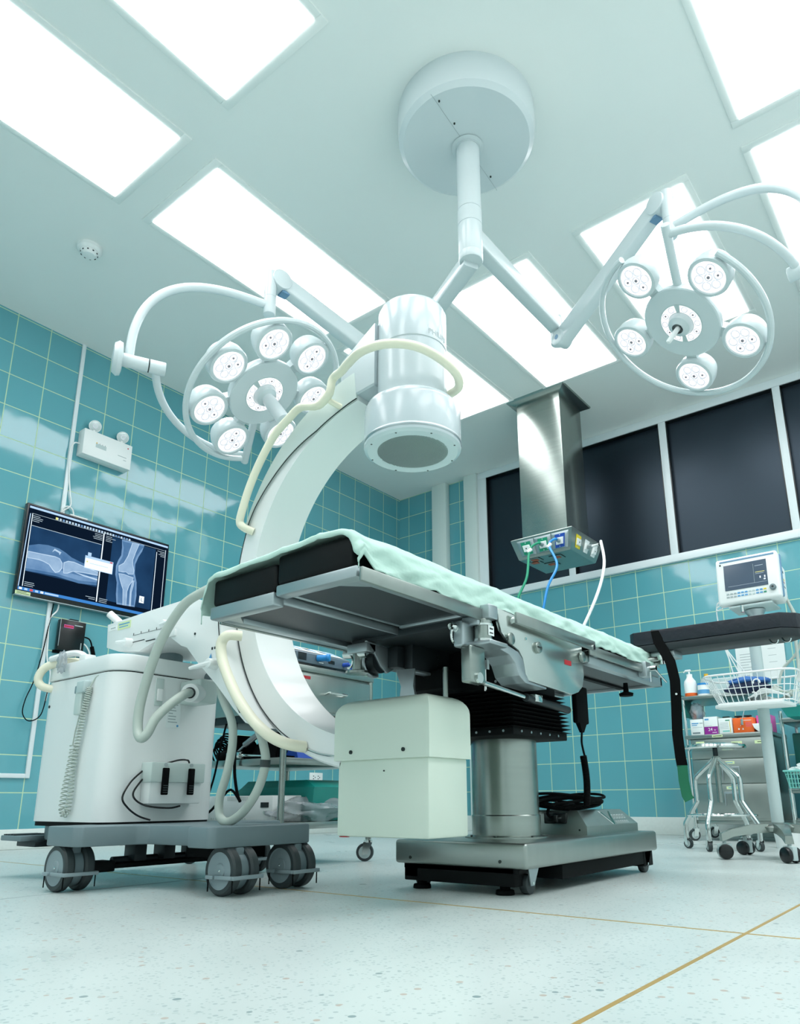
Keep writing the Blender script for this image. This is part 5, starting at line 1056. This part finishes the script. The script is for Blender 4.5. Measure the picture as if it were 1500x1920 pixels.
sb = thing('power_supply_unit', 'white vented power unit with a dark display on the bottom trolley shelf', 'medical device', (1.85, -3.2, 0.164))
B().m('wht').box(1.65, 2.065, -3.27, -3.12, 0.165, 0.262, 0.004).build('case', 'wht', sb)
b = B().m('cgrey')
for i in range(16): b.box(1.80+i*0.009, 1.803+i*0.009, -3.2712, -3.27, 0.243, 0.258)
b.build('vent_slots', 'cgrey', sb)
b = B().m('cgrey')
for i in range(16): b.box(1.70+i*0.014, 1.704+i*0.014, -3.2712, -3.27, 0.17, 0.178)
b.build('vent_slots', 'cgrey', sb)
B().m('blackg').box(2.00, 2.045, -3.2718, -3.27, 0.218, 0.237).build('display', 'blackg', sb)
B().m('cgrey').cyl((2.022, -3.273, 0.20), (2.022, -3.27, 0.20), 0.006, n=16).build('button', 'cgrey', sb)
tag(B().m('teal').loft([[(1.66, -3.10, 0.166), (2.10, -3.10, 0.166), (2.10, -2.82, 0.166), (1.66, -2.82, 0.166)], [(1.66, -3.11, 0.285), (2.12, -3.11, 0.285), (2.12, -2.81, 0.285), (1.66, -2.81, 0.285)], [(1.68, -3.11, 0.294), (2.125, -3.11, 0.294), (2.125, -2.81, 0.294), (1.68, -2.81, 0.294)], [(1.70, -3.09, 0.322), (2.06, -3.09, 0.322), (2.06, -2.83, 0.322), (1.70, -2.83, 0.322)]]).build('green_case', 'teal', None, org=(1.9, -2.96, 0.165)), 'teal green plastic case on the bottom trolley shelf', 'case')
def lump(b, c, sx, sy, sz, amp, sc, n=24, seed=0):
    from mathutils import noise
    t = bmesh.new(); bmesh.ops.create_icosphere(t, subdivisions=4, radius=1)
    for v in t.verts:
        p = v.co.copy(); f = 1+amp*noise.noise(p*sc+V((seed, 0, 0)))+amp*0.5*abs(noise.noise(p*sc*3+V((0, seed, 0))))
        v.co = V((c[0]+p.x*sx*f, c[1]+p.y*sy*f, c[2]+max(p.z, -0.85)*sz*f))
    return b.join(t)
o = lump(B().m('bagc'), (2.06, -3.06, 0.205), 0.07, 0.20, 0.048, 0.5, 2.2, seed=3).build('plastic_bag', 'bagc', None, sharp=60, org=(2.06, -3.06, 0.165)); tag(o, 'crumpled clear plastic bag on the bottom trolley shelf in front of the green case', 'bag')

# ------------------------------------------------------------ rolling stool
so = thing('rolling_stool', 'round chrome stool on casters in front of the steel drawer cart', 'stool', (3.14, -1.33, 0))
SX, SY = 3.14, -1.33
B().m('chrome').lathe([(0.0, 0.478), (0.12, 0.476), (0.143, 0.478), (0.149, 0.486), (0.145, 0.496), (0.125, 0.502), (0.11, 0.496), (0.0, 0.492)], (SX, SY, 0), n=56).build('seat', 'chrome', so)
B().m('darkm').cyl((SX, SY, 0.44), (SX, SY, 0.48), 0.012, n=18).m('steel').cyl((SX, SY, 0.22), (SX, SY, 0.41), 0.014, n=20).cyl((SX, SY, 0.405), (SX, SY, 0.445), 0.018, n=20, b=0.003).build('screw_column', 'steel', so)
for k, a in enumerate((175, 265, 340, 70)):
    d = V((cos(radians(a)), sin(radians(a)), 0)); c = V((SX, SY, 0))
    B().m('chrome').tube([c+d*0.012+V((0, 0, 0.43)), c+d*0.04+V((0, 0, 0.405)), c+d*0.10+V((0, 0, 0.355)), c+d*0.118+V((0, 0, 0.325)), c+d*0.118+V((0, 0, 0.24)), c+d*0.125+V((0, 0, 0.215)), c+d*0.18+V((0, 0, 0.135)), c+d*0.19+V((0, 0, 0.11)), c+d*0.19+V((0, 0, 0.05))], 0.0115, 12, 4).build('leg', 'chrome', so)
    p = c+d*0.19; ob = swivel_caster(so, p.x, p.y, 0.055, 0.024, radians(a+60*(k % 2)-20), 0.018)
B().m('chrome').ring((SX, SY, 0.162), (0, 0, 1), 0.158, 0.005, n=48, k=8).build('foot_ring', 'chrome', so)

# ------------------------------------------------------------ patient monitor on its rolling stand
ms = thing('monitor_stand', 'pale grey rolling stand with a white wire basket at the right edge', 'stand', (3.49, -1.78, 0))
MX, MY = 3.49, -1.78
B().m('lampgrey').lathe([(0.024, 0.125), (0.024, 1.02)], (MX, MY, 0), n=32).build('pole', 'lampgrey', ms)
b = B().m('steel').lathe([(0.0, 0.105), (0.07, 0.108), (0.075, 0.125), (0.055, 0.14), (0.03, 0.143), (0.0, 0.143)], (MX, MY, 0), n=36)
feet = []
for a in (218, 140, 68, -4, 290):
    d = V((cos(radians(a)), sin(radians(a)), 0)); s = V((-d.y, d.x, 0)); c = V((MX, MY, 0)); R = []
    for u, w, zt, zb in ((0.03, 0.035, 0.14, 0.105), (0.12, 0.026, 0.133, 0.10), (0.20, 0.020, 0.118, 0.088), (0.245, 0.016, 0.10, 0.07)):
        R.append([c+d*u+s*w+V((0, 0, zb)), c+d*u+s*w*0.8+V((0, 0, zt)), c+d*u-s*w*0.8+V((0, 0, zt)), c+d*u-s*w+V((0, 0, zb))])
    b.loft(R); feet.append(c+d*0.232)
b.build('star_base', 'steel', ms)
for k, p in enumerate(feet):
    a = (2.0, 1.2, 0.4, 2.6, 0.9)[k]; s = V((cos(a), sin(a), 0)); o = V((p.x, p.y, 0.03))
    b = B().m('lampgrey').cyl((p.x, p.y, 0.04), (p.x, p.y, 0.085), 0.008, n=12).box(-0.011, 0.011, -0.028, 0.028, -0.02, 0.032, 0.004, X=Matrix.Translation(o)@Matrix.Rotation(a, 4, 'Z'))
    for q in (-1, 1): b.m('blackg').lathe([(0, 0.011), (0.02, 0.012), (0.028, 0.008), (0.03, 0.0), (0.028, -0.008)], o+s*q*0.02, s*q, 36)
    b.build('caster', 'blackg', ms)
# wire basket
BX0, BX1, BY0, BY1, BZ0, BZ1 = 3.285, 3.66, -1.935, -1.69, 0.632, 0.752
def rect(x0, x1, y0, y1, z, r=0.03): return [(p[0], p[1], z) for p in rrect(x0, x1, y0, y1, r, 4)]
b = B().m('wht').tube(rect(BX0, BX1, BY0, BY1, BZ1, 0.06), 0.0045, 8, 1, closed=True).tube(rect(BX0+0.05, BX1-0.03, BY0+0.03, BY1-0.02, BZ0, 0.04), 0.003, 6, 1, closed=True).tube(rect(BX0+0.025, BX1-0.015, BY0+0.015, BY1-0.01, (BZ0+BZ1)/2, 0.05), 0.002, 6, 1, closed=True)
n = 12
for i in range(n):
    u = (i+0.5)/n
    xa, xb = BX0+0.03+(BX1-BX0-0.05)*u, BX0+0.065+(BX1-BX0-0.11)*u
    for (ya, yb) in ((BY0, BY0+0.03), (BY1, BY1-0.02)): b.cyl((xa, ya, BZ1), (xb, yb, BZ0), 0.0018, n=6, cap=False)
    b.cyl((xb, BY0+0.03, BZ0), (xb, BY1-0.02, BZ0), 0.0016, n=6, cap=False)
for i in range(6):
    u = (i+0.5)/6
    ya, yb = BY0+0.03+(BY1-BY0-0.05)*u, BY0+0.05+(BY1-BY0-0.09)*u
    for (xa, xb) in ((BX0, BX0+0.05), (BX1, BX1-0.03)): b.cyl((xa, ya, BZ1), (xb, yb, BZ0), 0.0018, n=6, cap=False)
b.ring((3.515, -1.947, 0.705), (0, 1, 0), 0.013, 0.0028, -20, 200, 14, 6).ring((3.495, -1.93, 0.655), (0.3, 1, 0), 0.012, 0.0028, 60, 250, 14, 6)
b.box(3.46, 3.53, -1.80, -1.75, 0.62, 0.66, 0.004)
b.build('wire_basket', 'wht', ms)
B().m('alu').lathe([(0.0, 1.06), (0.035, 1.058), (0.045, 1.045), (0.03, 1.02), (0.024, 1.015)], (MX+0.02, MY, 0), n=28).m('lampgrey').box(3.42, 3.60, -1.86, -1.70, 1.052, 1.062, 0.003).m('chrome').cyl((3.475, -1.855, 1.03), (3.475, -1.855, 1.06), 0.008, n=12).build('mounting_plate', 'alu', ms)
pm = thing('patient_monitor', 'white patient monitor with a blue-grey trim on the rolling stand', 'patient monitor', (3.51, -1.78, 1.062))
A0, A1, C0, C1 = 3.378, 3.64, 1.068, 1.288
T = Matrix.Translation(V((3.51, -1.82, 1.068)))@Matrix.Rotation(radians(-7), 4, 'X')@Matrix.Translation(-V((3.51, -1.82, 1.068)))
def tb(q_, *a, **k): return q_.box(*a, X=T, **k)
b = B().m('wht'); tb(b, A0, A1, -1.865, -1.815, C0, C1, b=0.012, seg=3); b.m('bluegrey'); tb(b, A0+0.004, A1+0.004, -1.825, -1.80, C0+0.015, C1-0.002, b=0.008, seg=2); tb(b, A0+0.02, A1-0.012, -1.8665, -1.862, C1-0.020, C1-0.012, b=0.001); b.m('wht'); tb(b, A0+0.012, A1-0.004, -1.81, -1.70, C0+0.02, C1-0.03, b=0.015, seg=3)
b.build('case', 'wht', pm)
b = B().m('scr_mon'); tb(b, A0+0.036, A1-0.046, -1.8675, -1.864, C0+0.062, C1-0.036); b.m('scr_line'); tb(b, A1-0.094, A1-0.06, -1.868, -1.8674, C1-0.062, C1-0.060); tb(b, A1-0.094, A1-0.06, -1.868, -1.8674, C0+0.12, C0+0.1215)
tb(b, A0+0.05, A1-0.05, -1.868, -1.8674, C0+0.079, C0+0.0800); b.m('scr_yel'); tb(b, A1-0.094, A1-0.056, -1.868, -1.8674, C1-0.093, C1-0.0905); b.m('scr_white'); tb(b, A1-0.078, A1-0.073, -1.868, -1.8674, C0+0.098, C0+0.108); tb(b, A1-0.059, A1-0.054, -1.868, -1.8674, C0+0.098, C0+0.108); tb(b, A1-0.062, A1-0.054, -1.868, -1.8674, C0+0.088, C0+0.094)
b.m('greyink'); tb(b, A1-0.101, A1-0.1, -1.868, -1.8674, C0+0.08, C1-0.05)
b.build('screen', 'scr_mon', pm)
b = B()
for r in range(2):
    for i in range(12):
        c = ('greyink', 'greyink', 'greyink', 'bluelabel', 'bluelabel', 'bluelabel', 'lampgrey', 'lampgrey', 'bluelabel', 'bluelabel', 'yellow' if r == 0 else 'green', 'greyink')[i]
        if i == 11: continue
        b.m(c); tb(b, A0+0.04+i*0.0155, A0+0.051+i*0.0155, -1.868, -1.865, C0+0.042-r*0.014, C0+0.048-r*0.014)
b.m('ink'); b.cyl(T@V((A0+0.022, -1.8655, C1-0.03)), T@V((A0+0.022, -1.8675, C1-0.03)), 0.004, n=12)
b.build('key_row', 'greyink', pm)
b = B().m('plate').cyl(T@V((A1-0.028, -1.864, C0+0.045)), T@V((A1-0.028, -1.878, C0+0.045)), 0.013, n=24, b=0.002).m('ink').cyl(T@V((A1-0.028, -1.878, C0+0.045)), T@V((A1-0.028, -1.8785, C0+0.045)), 0.005, n=12); b.build('dial', 'plate', pm)
b = B().m('ink'); tb(b, A1-0.005, A1-0.0033, -1.785, -1.755, C0+0.145, C0+0.155); b.m('yellow'); tb(b, A1-0.005, A1-0.0033, -1.77, -1.745, C0+0.112, C0+0.118); b.m('red'); tb(b, A1-0.005, A1-0.0033, -1.77, -1.745, C0+0.100, C0+0.104); b.m('ink'); tb(b, A1-0.005, A1-0.0033, -1.765, -1.74, C0+0.078, C0+0.082)
b.build('side_label', 'ink', pm)
b = B().m('wht')
for k in range(3): b.tube([(A0+0.004, -1.83+k*0.01, 1.10-0.015*k), (A0-0.012, -1.83, 1.09-0.015*k), (A0-0.022, -1.82, 1.06), (A0-0.022, -1.81, 1.0), (A0-0.012+0.002*k, -1.80, 0.90), (A0+0.002+0.01*k, -1.80, 0.84), (A0+0.012+0.024*k, -1.80, 0.775), (A0+0.03+0.025*k, -1.80, 0.70)], 0.0028, 7, 5)
tag(b.build('monitor_lead', 'wht', None, org=(3.37, -1.82, 1.1)), 'white leads running from the patient monitor down into the wire basket', 'cable')
b = B().m('hose').tube([(3.62, -1.70, 1.12), (3.66, -1.68, 1.0), (3.665, -1.68, 0.93), (3.63, -1.68, 0.85), (3.57, -1.68, 0.79), (3.55, -1.70, 0.72)], 0.006, 8, 6).tube([(3.63, -1.72, 1.10), (3.655, -1.72, 1.0), (3.645, -1.72, 0.9), (3.642, -1.72, 0.80), (3.64, -1.74, 0.72)], 0.007, 8, 6)
tag(b.build('pressure_hose', 'hose', None, org=(3.62, -1.7, 1.1)), 'grey hoses hanging behind the patient monitor pole at the right edge', 'hose')
o = lump(B().m('mblue'), (3.455, -1.83, 0.727), 0.085, 0.05, 0.020, 0.25, 1.6, seed=1)
o.m('navy'); lump(o, (3.45, -1.835, 0.700), 0.088, 0.055, 0.026, 0.22, 1.6, seed=2)
tag(o.build('pressure_cuff', 'navy', None, sharp=60, org=(3.45, -1.83, 0.68)), 'rolled navy blue blood pressure cuff in the wire basket', 'cuff')
b = B().m('hose')
for k in range(9): b.tube([(3.50+0.01*k, -1.86+0.008*k, 0.645+0.006*k), (3.55, -1.885+0.01*k, 0.672+0.004*k), (3.60, -1.86+0.008*k, 0.668), (3.615, -1.80, 0.655+0.003*k), (3.56, -1.77, 0.65), (3.48, -1.79+0.004*k, 0.645+0.003*k), (3.42, -1.82, 0.642)], 0.0035, 7, 5)
b.m('wht')
for k in range(4): b.tube([(3.46+0.01*k, -1.885, 0.65+0.005*k), (3.53, -1.895, 0.665+0.006*k), (3.60, -1.88, 0.655), (3.61, -1.82, 0.65+0.005*k)], 0.003, 7, 5)
tag(b.build('lead_tangle', 'hose', None, org=(3.55, -1.83, 0.64)), 'tangle of grey and white leads in the wire basket', 'cables')
tag(B().m('whtpaper').prism([(3.325, -1.90), (3.345, -1.925), (3.60, -1.92), (3.62, -1.76), (3.36, -1.75), (3.33, -1.86)], 'z', 0.612, 0.628, 0.004).build('white_pad', 'whtpaper', None, org=(3.46, -1.84, 0.62)), 'flat white pad slung under the wire basket', 'pad')

# ------------------------------------------------------------ steel drawer cart with supplies
sc = thing('drawer_cart', 'stainless drawer cart with two open shelves above three drawers by the back wall', 'cart', (3.02, -0.41, 0))
X0, X1, YF, YB = 2.77, 3.245, -0.60, -0.22
for (x, y) in ((X0, YF), (X1, YF), (X0, YB), (X1, YB)):
    B().m('chrome').cyl((x, y, 0.075), (x, y, 0.85 if x < 3 else 0.615), 0.010, n=16).build('post', 'chrome', sc); swivel_caster(sc, x, y, 0.08, 0.033, 0.8)
B().m('steelh').box(X0-0.01, X1-0.10, YF-0.01, YB+0.01, 0.828, 0.850, 0.003).build('top_shelf', 'steelh', sc)
B().m('steelh').box(X0-0.01, X1+0.01, YF-0.01, YB+0.01, 0.588, 0.612, 0.003).m('label').box(2.925, 2.985, YF-0.0115, YF-0.01, 0.593, 0.606).m('ink').box(2.93, 2.98, YF-0.012, YF-0.0115, 0.598, 0.6015).build('middle_shelf', 'steelh', sc)
B().m('steelh').box(X0+0.018, X1, YF+0.003, YB, 0.115, 0.588, 0.003).build('cabinet', 'steelh', sc)
for i, (za, zb, lx) in enumerate(((0.468, 0.580, 0), (0.325, 0.462, 1), (0.13, 0.319, 1))):
    d = B().m('steelh').box(X0+0.024, X1-0.004, YF-0.010, YF+0.004, za, zb, 0.003).build('drawer', 'steelh', sc)
    if i == 0: B().m('label').box(2.825, 2.875, YF-0.0112, YF-0.010, 0.556, 0.571).box(3.03, 3.09, YF-0.0112, YF-0.010, 0.545, 0.563).box(3.16, 3.225, YF-0.0112, YF-0.010, 0.545, 0.563).m('ink').box(3.175, 3.21, YF-0.0116, YF-0.0112, 0.552, 0.556).build('drawer_label', 'label', d)
    else:
        B().m('label').box(2.975, 3.035, YF-0.0112, YF-0.010, zb-0.028, zb-0.012).m('bluelabel').box(2.985, 3.025, YF-0.0116, YF-0.0112, zb-0.022, zb-0.018).build('drawer_label', 'label', d)
        B().m('alu').box(2.96, 3.06, YF-0.018, YF-0.010, zb-0.055, zb-0.042, 0.002).box(2.96, 2.966, YF-0.018, YF-0.010, zb-0.12, zb-0.05, 0.002).box(3.054, 3.06, YF-0.018, YF-0.010, zb-0.12, zb-0.05, 0.002).build('handle', 'alu', d)
B().m('steelh').box(X0, X1, YF+0.01, YB, 0.095, 0.116, 0.003).build('bottom_rail', 'steelh', sc)
def carton(x0, x1, z1, y0, depth, base, label, extra=None, name='carton'):
    z0 = 0.613; t = thing(name, label, 'box', ((x0+x1)/2, y0+depth/2, z0), 'cartons on the middle shelf of the drawer cart')
    B().m(base).box(x0, x1, y0, y0+depth, z0, z1, 0.0015).build('carton_body', base, t)
    if extra: b = B(); extra(b, x0, x1, y0-0.0006, z0, z1); b.build('printing', base, t)
    return t
def e1(b, x0, x1, y, z0, z1):
    b.m('bluelabel').box(x0+0.008, x0+0.05, y, y+0.0005, z1-0.028, z1-0.021).box(x0+0.008, x0+0.04, y, y+0.0005, z1-0.038, z1-0.033).m('greyink').box(x0+0.055, x0+0.075, y, y+0.0005, z1-0.028, z1-0.021).m('plate').box(x0+0.01, x0+0.055, y, y+0.0005, z0+0.008, z0+0.017).m('greyink').box(x0+0.012, x0+0.07, y, y+0.0005, z0+0.045, z0+0.047)
def e2(b, x0, x1, y, z0, z1):
    b.m('purple').box(x0, x1, y, y+0.0005, z0+0.001, z0+0.046).m('bluelabel').box(x0+0.006, x0+0.03, y, y+0.0005, z1-0.02, z1-0.01).m('greyink').box(x0+0.006, x0+0.045, y, y+0.0005, z0+0.05, z0+0.052).m('wht').text('24', 0.026, (x0+0.022, y-0.0001, z0+0.021), (1, 0, 0), (0, 0, 1), 0.0003).text('hr', 0.014, (x0+0.056, y-0.0001, z0+0.021), (1, 0, 0), (0, 0, 1), 0.0003).box(x0+0.045, x0+0.072, y-0.0003, y, z0+0.009, z0+0.012)
def e3(b, x0, x1, y, z0, z1):
    b.m('green').box(x0, x1, y+0.002, y+0.10, z1, z1+0.001).m('green').box(x0+0.04, x0+0.065, y, y+0.0005, z1-0.018, z1-0.012).m('greyink')
    for i in range(5): b.box(x0+0.008, x0+0.055, y, y+0.0005, z1-0.03-i*0.008, z1-0.028-i*0.008)
    b.m('yellow').box(x1-0.014, x1-0.011, y, y+0.0005, z0+0.005, z1-0.02).m('aqua').box(x0+0.02, x0+0.06, y, y+0.0005, z0+0.01, z0+0.018)
def e4(b, x0, x1, y, z0, z1):
    b.m('wht').cyl((x0+0.03, y, z0+0.022), (x0+0.03, y+0.0005, z0+0.022), 0.005, n=12).poly([(x0+0.048, y, z0+0.017), (x0+0.058, y, z0+0.017), (x0+0.053, y, z0+0.029)]).box(x0+0.05, x1-0.01, y, y+0.0005, z1-0.018, z1-0.015)
    for i in range(5): b.m('pink'); b.box(x0+0.07, x1-0.01, y, y+0.0005, z1-0.03-i*0.006, z1-0.029-i*0.006)
carton(2.795, 2.872, 0.708, -0.585, 0.10, 'whtpaper', 'white carton with blue print, first from the left on the cart shelf', e1)
carton(2.877, 2.957, 0.718, -0.585, 0.11, 'whtpaper', 'white and purple carton printed 24 on the cart shelf', e2)
carton(2.963, 3.040, 0.705, -0.585, 0.11, 'whtpaper', 'white carton with green top and yellow stripe on the cart shelf', e3)
carton(3.046, 3.160, 0.700, -0.585, 0.10, 'orange', 'bright orange carton on the cart shelf', e4)
carton(3.165, 3.245, 0.712, -0.53, 0.12, 'pink', 'pink carton partly hidden behind the monitor stand pole')
tag(B().m('wht').prism([(3.155, 0.66), (3.165, 0.632), (3.185, 0.614), (3.25, 0.614), (3.25, 0.66)], 'y', -0.60, -0.535, 0.002).build('kidney_dish', 'wht', None, org=(3.2, -0.57, 0.613)), 'white tray in front of the pink carton on the cart shelf', 'tray')
b = B().m('chrome').cyl((3.09, -0.60, 0.65), (3.12, -0.57, 0.76), 0.002, n=6).cyl((3.10, -0.60, 0.655), (3.10, -0.595, 0.69), 0.008, n=10).m('red').cyl((3.12, -0.57, 0.76), (3.122, -0.568, 0.765), 0.003, n=8)
tag(b.build('forceps', 'chrome', None, org=(3.1, -0.59, 0.65)), 'steel forceps standing against the orange carton', 'forceps')
for x, lab in ((2.985, 'dark clip lying on the green-topped carton'), (3.055, 'dark clip resting behind the orange carton, left of the forceps'), (3.11, 'dark clip behind the forceps on the orange carton')):
    tag(B().m('ink').box(x-0.02, x+0.02, -0.50, -0.47, 0.713, 0.722, 0.003).box(x-0.008, x+0.008, -0.49, -0.48, 0.706, 0.714).build('clip', 'ink', None, org=(x, -0.485, 0.713)), lab, 'clip')
o = lump(B().m('bagc'), (2.83, -0.55, 0.755), 0.038, 0.03, 0.052, 0.4, 2.0, seed=5); o.m('bluelabel'); lump(o, (2.845, -0.53, 0.735), 0.015, 0.015, 0.02, 0.3, 2, seed=6); o.m('orange'); lump(o, (2.815, -0.54, 0.74), 0.01, 0.012, 0.03, 0.3, 2, seed=8)
tag(o.build('plastic_bag', 'bagc', None, sharp=60, org=(2.83, -0.55, 0.8)), 'clear plastic bag hanging under the top shelf of the drawer cart', 'bag')
bt = thing('pump_bottle', 'white pump bottle with an orange band on the top shelf of the drawer cart', 'bottle', (2.805, -0.55, 0.85))
c = (2.812, -0.56, 0.0)
B().m('orange').lathe([(0.0, 0.8505), (0.036, 0.851), (0.0375, 0.854), (0.0375, 0.872)], c, n=32).m('wht').lathe([(0.0372, 0.872), (0.0372, 0.93), (0.034, 0.948), (0.02, 0.968), (0.0175, 0.975), (0.0175, 0.992), (0.0, 0.993)], c, n=32).build('bottle_body', 'wht', bt)
B().m('wht').cyl((c[0], c[1], 0.99), (c[0], c[1], 1.012), 0.005, n=12).box(c[0]-0.025, c[0]+0.012, c[1]-0.008, c[1]+0.008, 1.010, 1.022, 0.004).cyl((c[0]-0.022, c[1], 1.015), (c[0]-0.034, c[1], 1.006), 0.004, n=10).build('pump', 'wht', bt)
jt = thing('jar', 'small white tub with a blue lid beside the pump bottle', 'jar', (2.89, -0.57, 0.85))
B().m('wht').lathe([(0.0, 0.8505), (0.033, 0.851), (0.033, 0.915), (0.0, 0.916)], (2.892, -0.57, 0), n=32).m('bluelabel').lathe([(0.0332, 0.86), (0.0332, 0.885)], (2.892, -0.57, 0), n=32).build('tub', 'wht', jt)
B().m('lblue').lathe([(0.034, 0.914), (0.034, 0.926), (0.0, 0.928)], (2.892, -0.57, 0), n=32).build('lid', 'lblue', jt)
gb = thing('clear_bottle', 'clear bottle with an amber cap behind the blue-lidded tub', 'bottle', (2.88, -0.46, 0.85))
B().m('clear').lathe([(0.0, 0.8505), (0.04, 0.851), (0.04, 0.95), (0.03, 0.97), (0.012, 0.98), (0.0, 0.981)], (2.885, -0.46, 0), n=28).build('bottle_body', 'clear', gb)
B().m('yel2').cyl((2.885, -0.46, 0.98), (2.885, -0.46, 1.0), 0.013, n=20).build('cap', 'yel2', gb)
tag(B().m('clear').box(2.94, 3.12, -0.55, -0.34, 0.851, 0.955, 0.012, 3).build('clear_box', 'clear', None, org=(3.03, -0.44, 0.85)), 'clear plastic box on the top shelf behind the wire basket', 'box')
b = B().m('dteal').loft([[(2.74, -0.60, 0.86), (2.765, -0.60, 0.86), (2.765, -0.45, 0.86), (2.74, -0.45, 0.86)], [(2.735, -0.60, 0.80), (2.775, -0.61, 0.80), (2.775, -0.44, 0.80), (2.735, -0.44, 0.80)], [(2.78, -0.60, 0.72), (2.80, -0.60, 0.72), (2.80, -0.46, 0.72), (2.78, -0.46, 0.72)]]).m('wht').box(2.742, 2.762, -0.612, -0.60, 0.83, 0.90, 0.003)
tag(b.build('green_cloth', 'dteal', None, org=(2.76, -0.52, 0.8)), 'dark green cloth hung on the left post of the drawer cart', 'cloth')
b = B().m('whtpaper').box(2.965, 3.125, -0.008, -0.003, 0.93, 1.28).m('ink').box(2.995, 3.06, -0.0085, -0.008, 1.225, 1.245).m('mblue').box(3.035, 3.075, -0.009, -0.0085, 1.225, 1.245).m('greyink')
for i in range(11): b.box(2.99, 3.02+random.uniform(0.02, 0.08), -0.0086, -0.008, 1.175-i*0.018, 1.179-i*0.018)
tag(b.build('notice', 'whtpaper', None, org=(3.05, -0.005, 1.1)), 'printed white notice on the tiles behind the stand pole', 'notice')
b = B().m('whtpaper').prism([(3.13, 0.98), (3.21, 1.0), (3.27, 1.08), (3.275, 1.28), (3.13, 1.28)], 'y', -0.012, -0.008).m('greyink')
for i in range(4): b.box(3.17, 3.22, -0.0125, -0.012, 1.24-i*0.045, 1.243-i*0.045)
tag(b.build('notice', 'whtpaper', None, org=(3.2, -0.01, 1.1)), 'curling white notice right of the stand pole on the tiles', 'notice')

# second cart at the right edge
c2 = thing('steel_cart', 'stainless steel cart cut off by the right edge of the photo', 'cart', (3.6, -0.42, 0))
for (x, y) in ((3.315, -0.60), (3.85, -0.60), (3.315, -0.22), (3.85, -0.22)):
    B().m('chrome').cyl((x, y, 0.07), (x, y, 0.72), 0.011, n=16).build('post', 'chrome', c2); swivel_caster(c2, x, y, 0.075, 0.033, 0.5)
for z in (0.10, 0.265, 0.655): B().m('steelh').box(3.305, 3.86, -0.61, -0.21, z, z+0.024, 0.003).build('shelf', 'steelh', c2)
tag(B().m('dteal').box(3.34, 3.57, -0.50, -0.25, 0.29, 0.60, 0.008).build('green_container', 'dteal', None, org=(3.45, -0.38, 0.29)), 'dark green container standing on the right-hand cart', 'container')
bk = B()
def slatted(b, x0, x1, y0, y1, z0, z1, fl, mt):
    b.m(mt).box(x0-fl, x1+fl, y0-fl, y1+fl, z1-0.01, z1, 0.003)
    b.box(x0+0.02, x1-0.02, y0+0.02, y1-0.02, z0, z0+0.004)
    n = 13
    for r in range(4):
        za, zb = z0+(z1-z0)*r/4, z0+(z1-z0)*(r+1)/4
        ea, eb = 0.02*(1-r/4), 0.02*(1-(r+1)/4)
        b.loft([[(x0+ea, y0+ea, za), (x1-ea, y0+ea, za), (x1-ea, y1-ea, za), (x0+ea, y1-ea, za)], [(x0+ea*.9+eb*.1, y0+ea*.9+eb*.1, za+0.004), (x1-ea*.9-eb*.1, y0+ea, za+0.004), (x1-ea, y1-ea, za+0.004), (x0+ea, y1-ea, za+0.004)]], cap=False)
        for i in range(n+1):
            xa = x0+0.02+(x1-x0-0.04)*i/n; b.cyl((xa, y0+ea, za), (xa, y0+eb, zb), 0.003, n=5, cap=False); ya = y0+0.02+(y1-y0-0.04)*i/n; b.cyl((x0+ea, ya, za), (x0+eb, ya, zb), 0.003, n=5, cap=False)
    return b
tag(slatted(B(), 3.33, 3.56, -0.79, -0.625, 0.29, 0.385, 0.004, 'aqua').build('plastic_basket', 'aqua', None, org=(3.45, -0.72, 0.29)), 'aqua slotted plastic basket hooked on the front of the right-hand cart', 'basket')
o = lump(B().m('whtpaper'), (3.44, -0.71, 0.385), 0.07, 0.05, 0.035, 0.6, 2.4, seed=11)
tag(o.build('wrapped_packs', 'aqua', None, sharp=30, org=(3.44, -0.71, 0.37)), 'pale wrapped packs in the aqua basket', 'packs')
b = B().m('teal').loft([[(3.40, -0.86, 0.66), (3.66, -0.86, 0.66), (3.66, -0.66, 0.66), (3.40, -0.66, 0.66)], [(3.38, -0.88, 0.705), (3.68, -0.88, 0.705), (3.68, -0.64, 0.705), (3.38, -0.64, 0.705)], [(3.365, -0.89, 0.715), (3.69, -0.89, 0.715), (3.69, -0.63, 0.715), (3.365, -0.63, 0.715)]])
tag(b.build('plastic_tray', 'teal', None, org=(3.5, -0.76, 0.66)), 'teal plastic tray projecting from the top of the right-hand cart', 'tray')
tag(B().m('wht').lathe([(0.0, 0.0), (0.058, 0.0), (0.066, 0.078), (0.063, 0.078), (0.056, 0.004), (0.0, 0.004)], (3.37, -1.06, 0), n=36).build('bucket', 'wht', None, org=(3.37, -1.06, 0)), 'small white bucket on the floor behind the rolling stand base', 'bucket')
tag(lump(B().m('bagc'), (1.79, -3.99, 0.70), 0.02, 0.012, 0.035, 0.5, 2.5, seed=15).build('plastic_wrapper', 'bagc', None, sharp=60, org=(1.79, -3.99, 0.7)), 'torn clear plastic wrapper on the rear handle of the C-arm', 'wrapper')
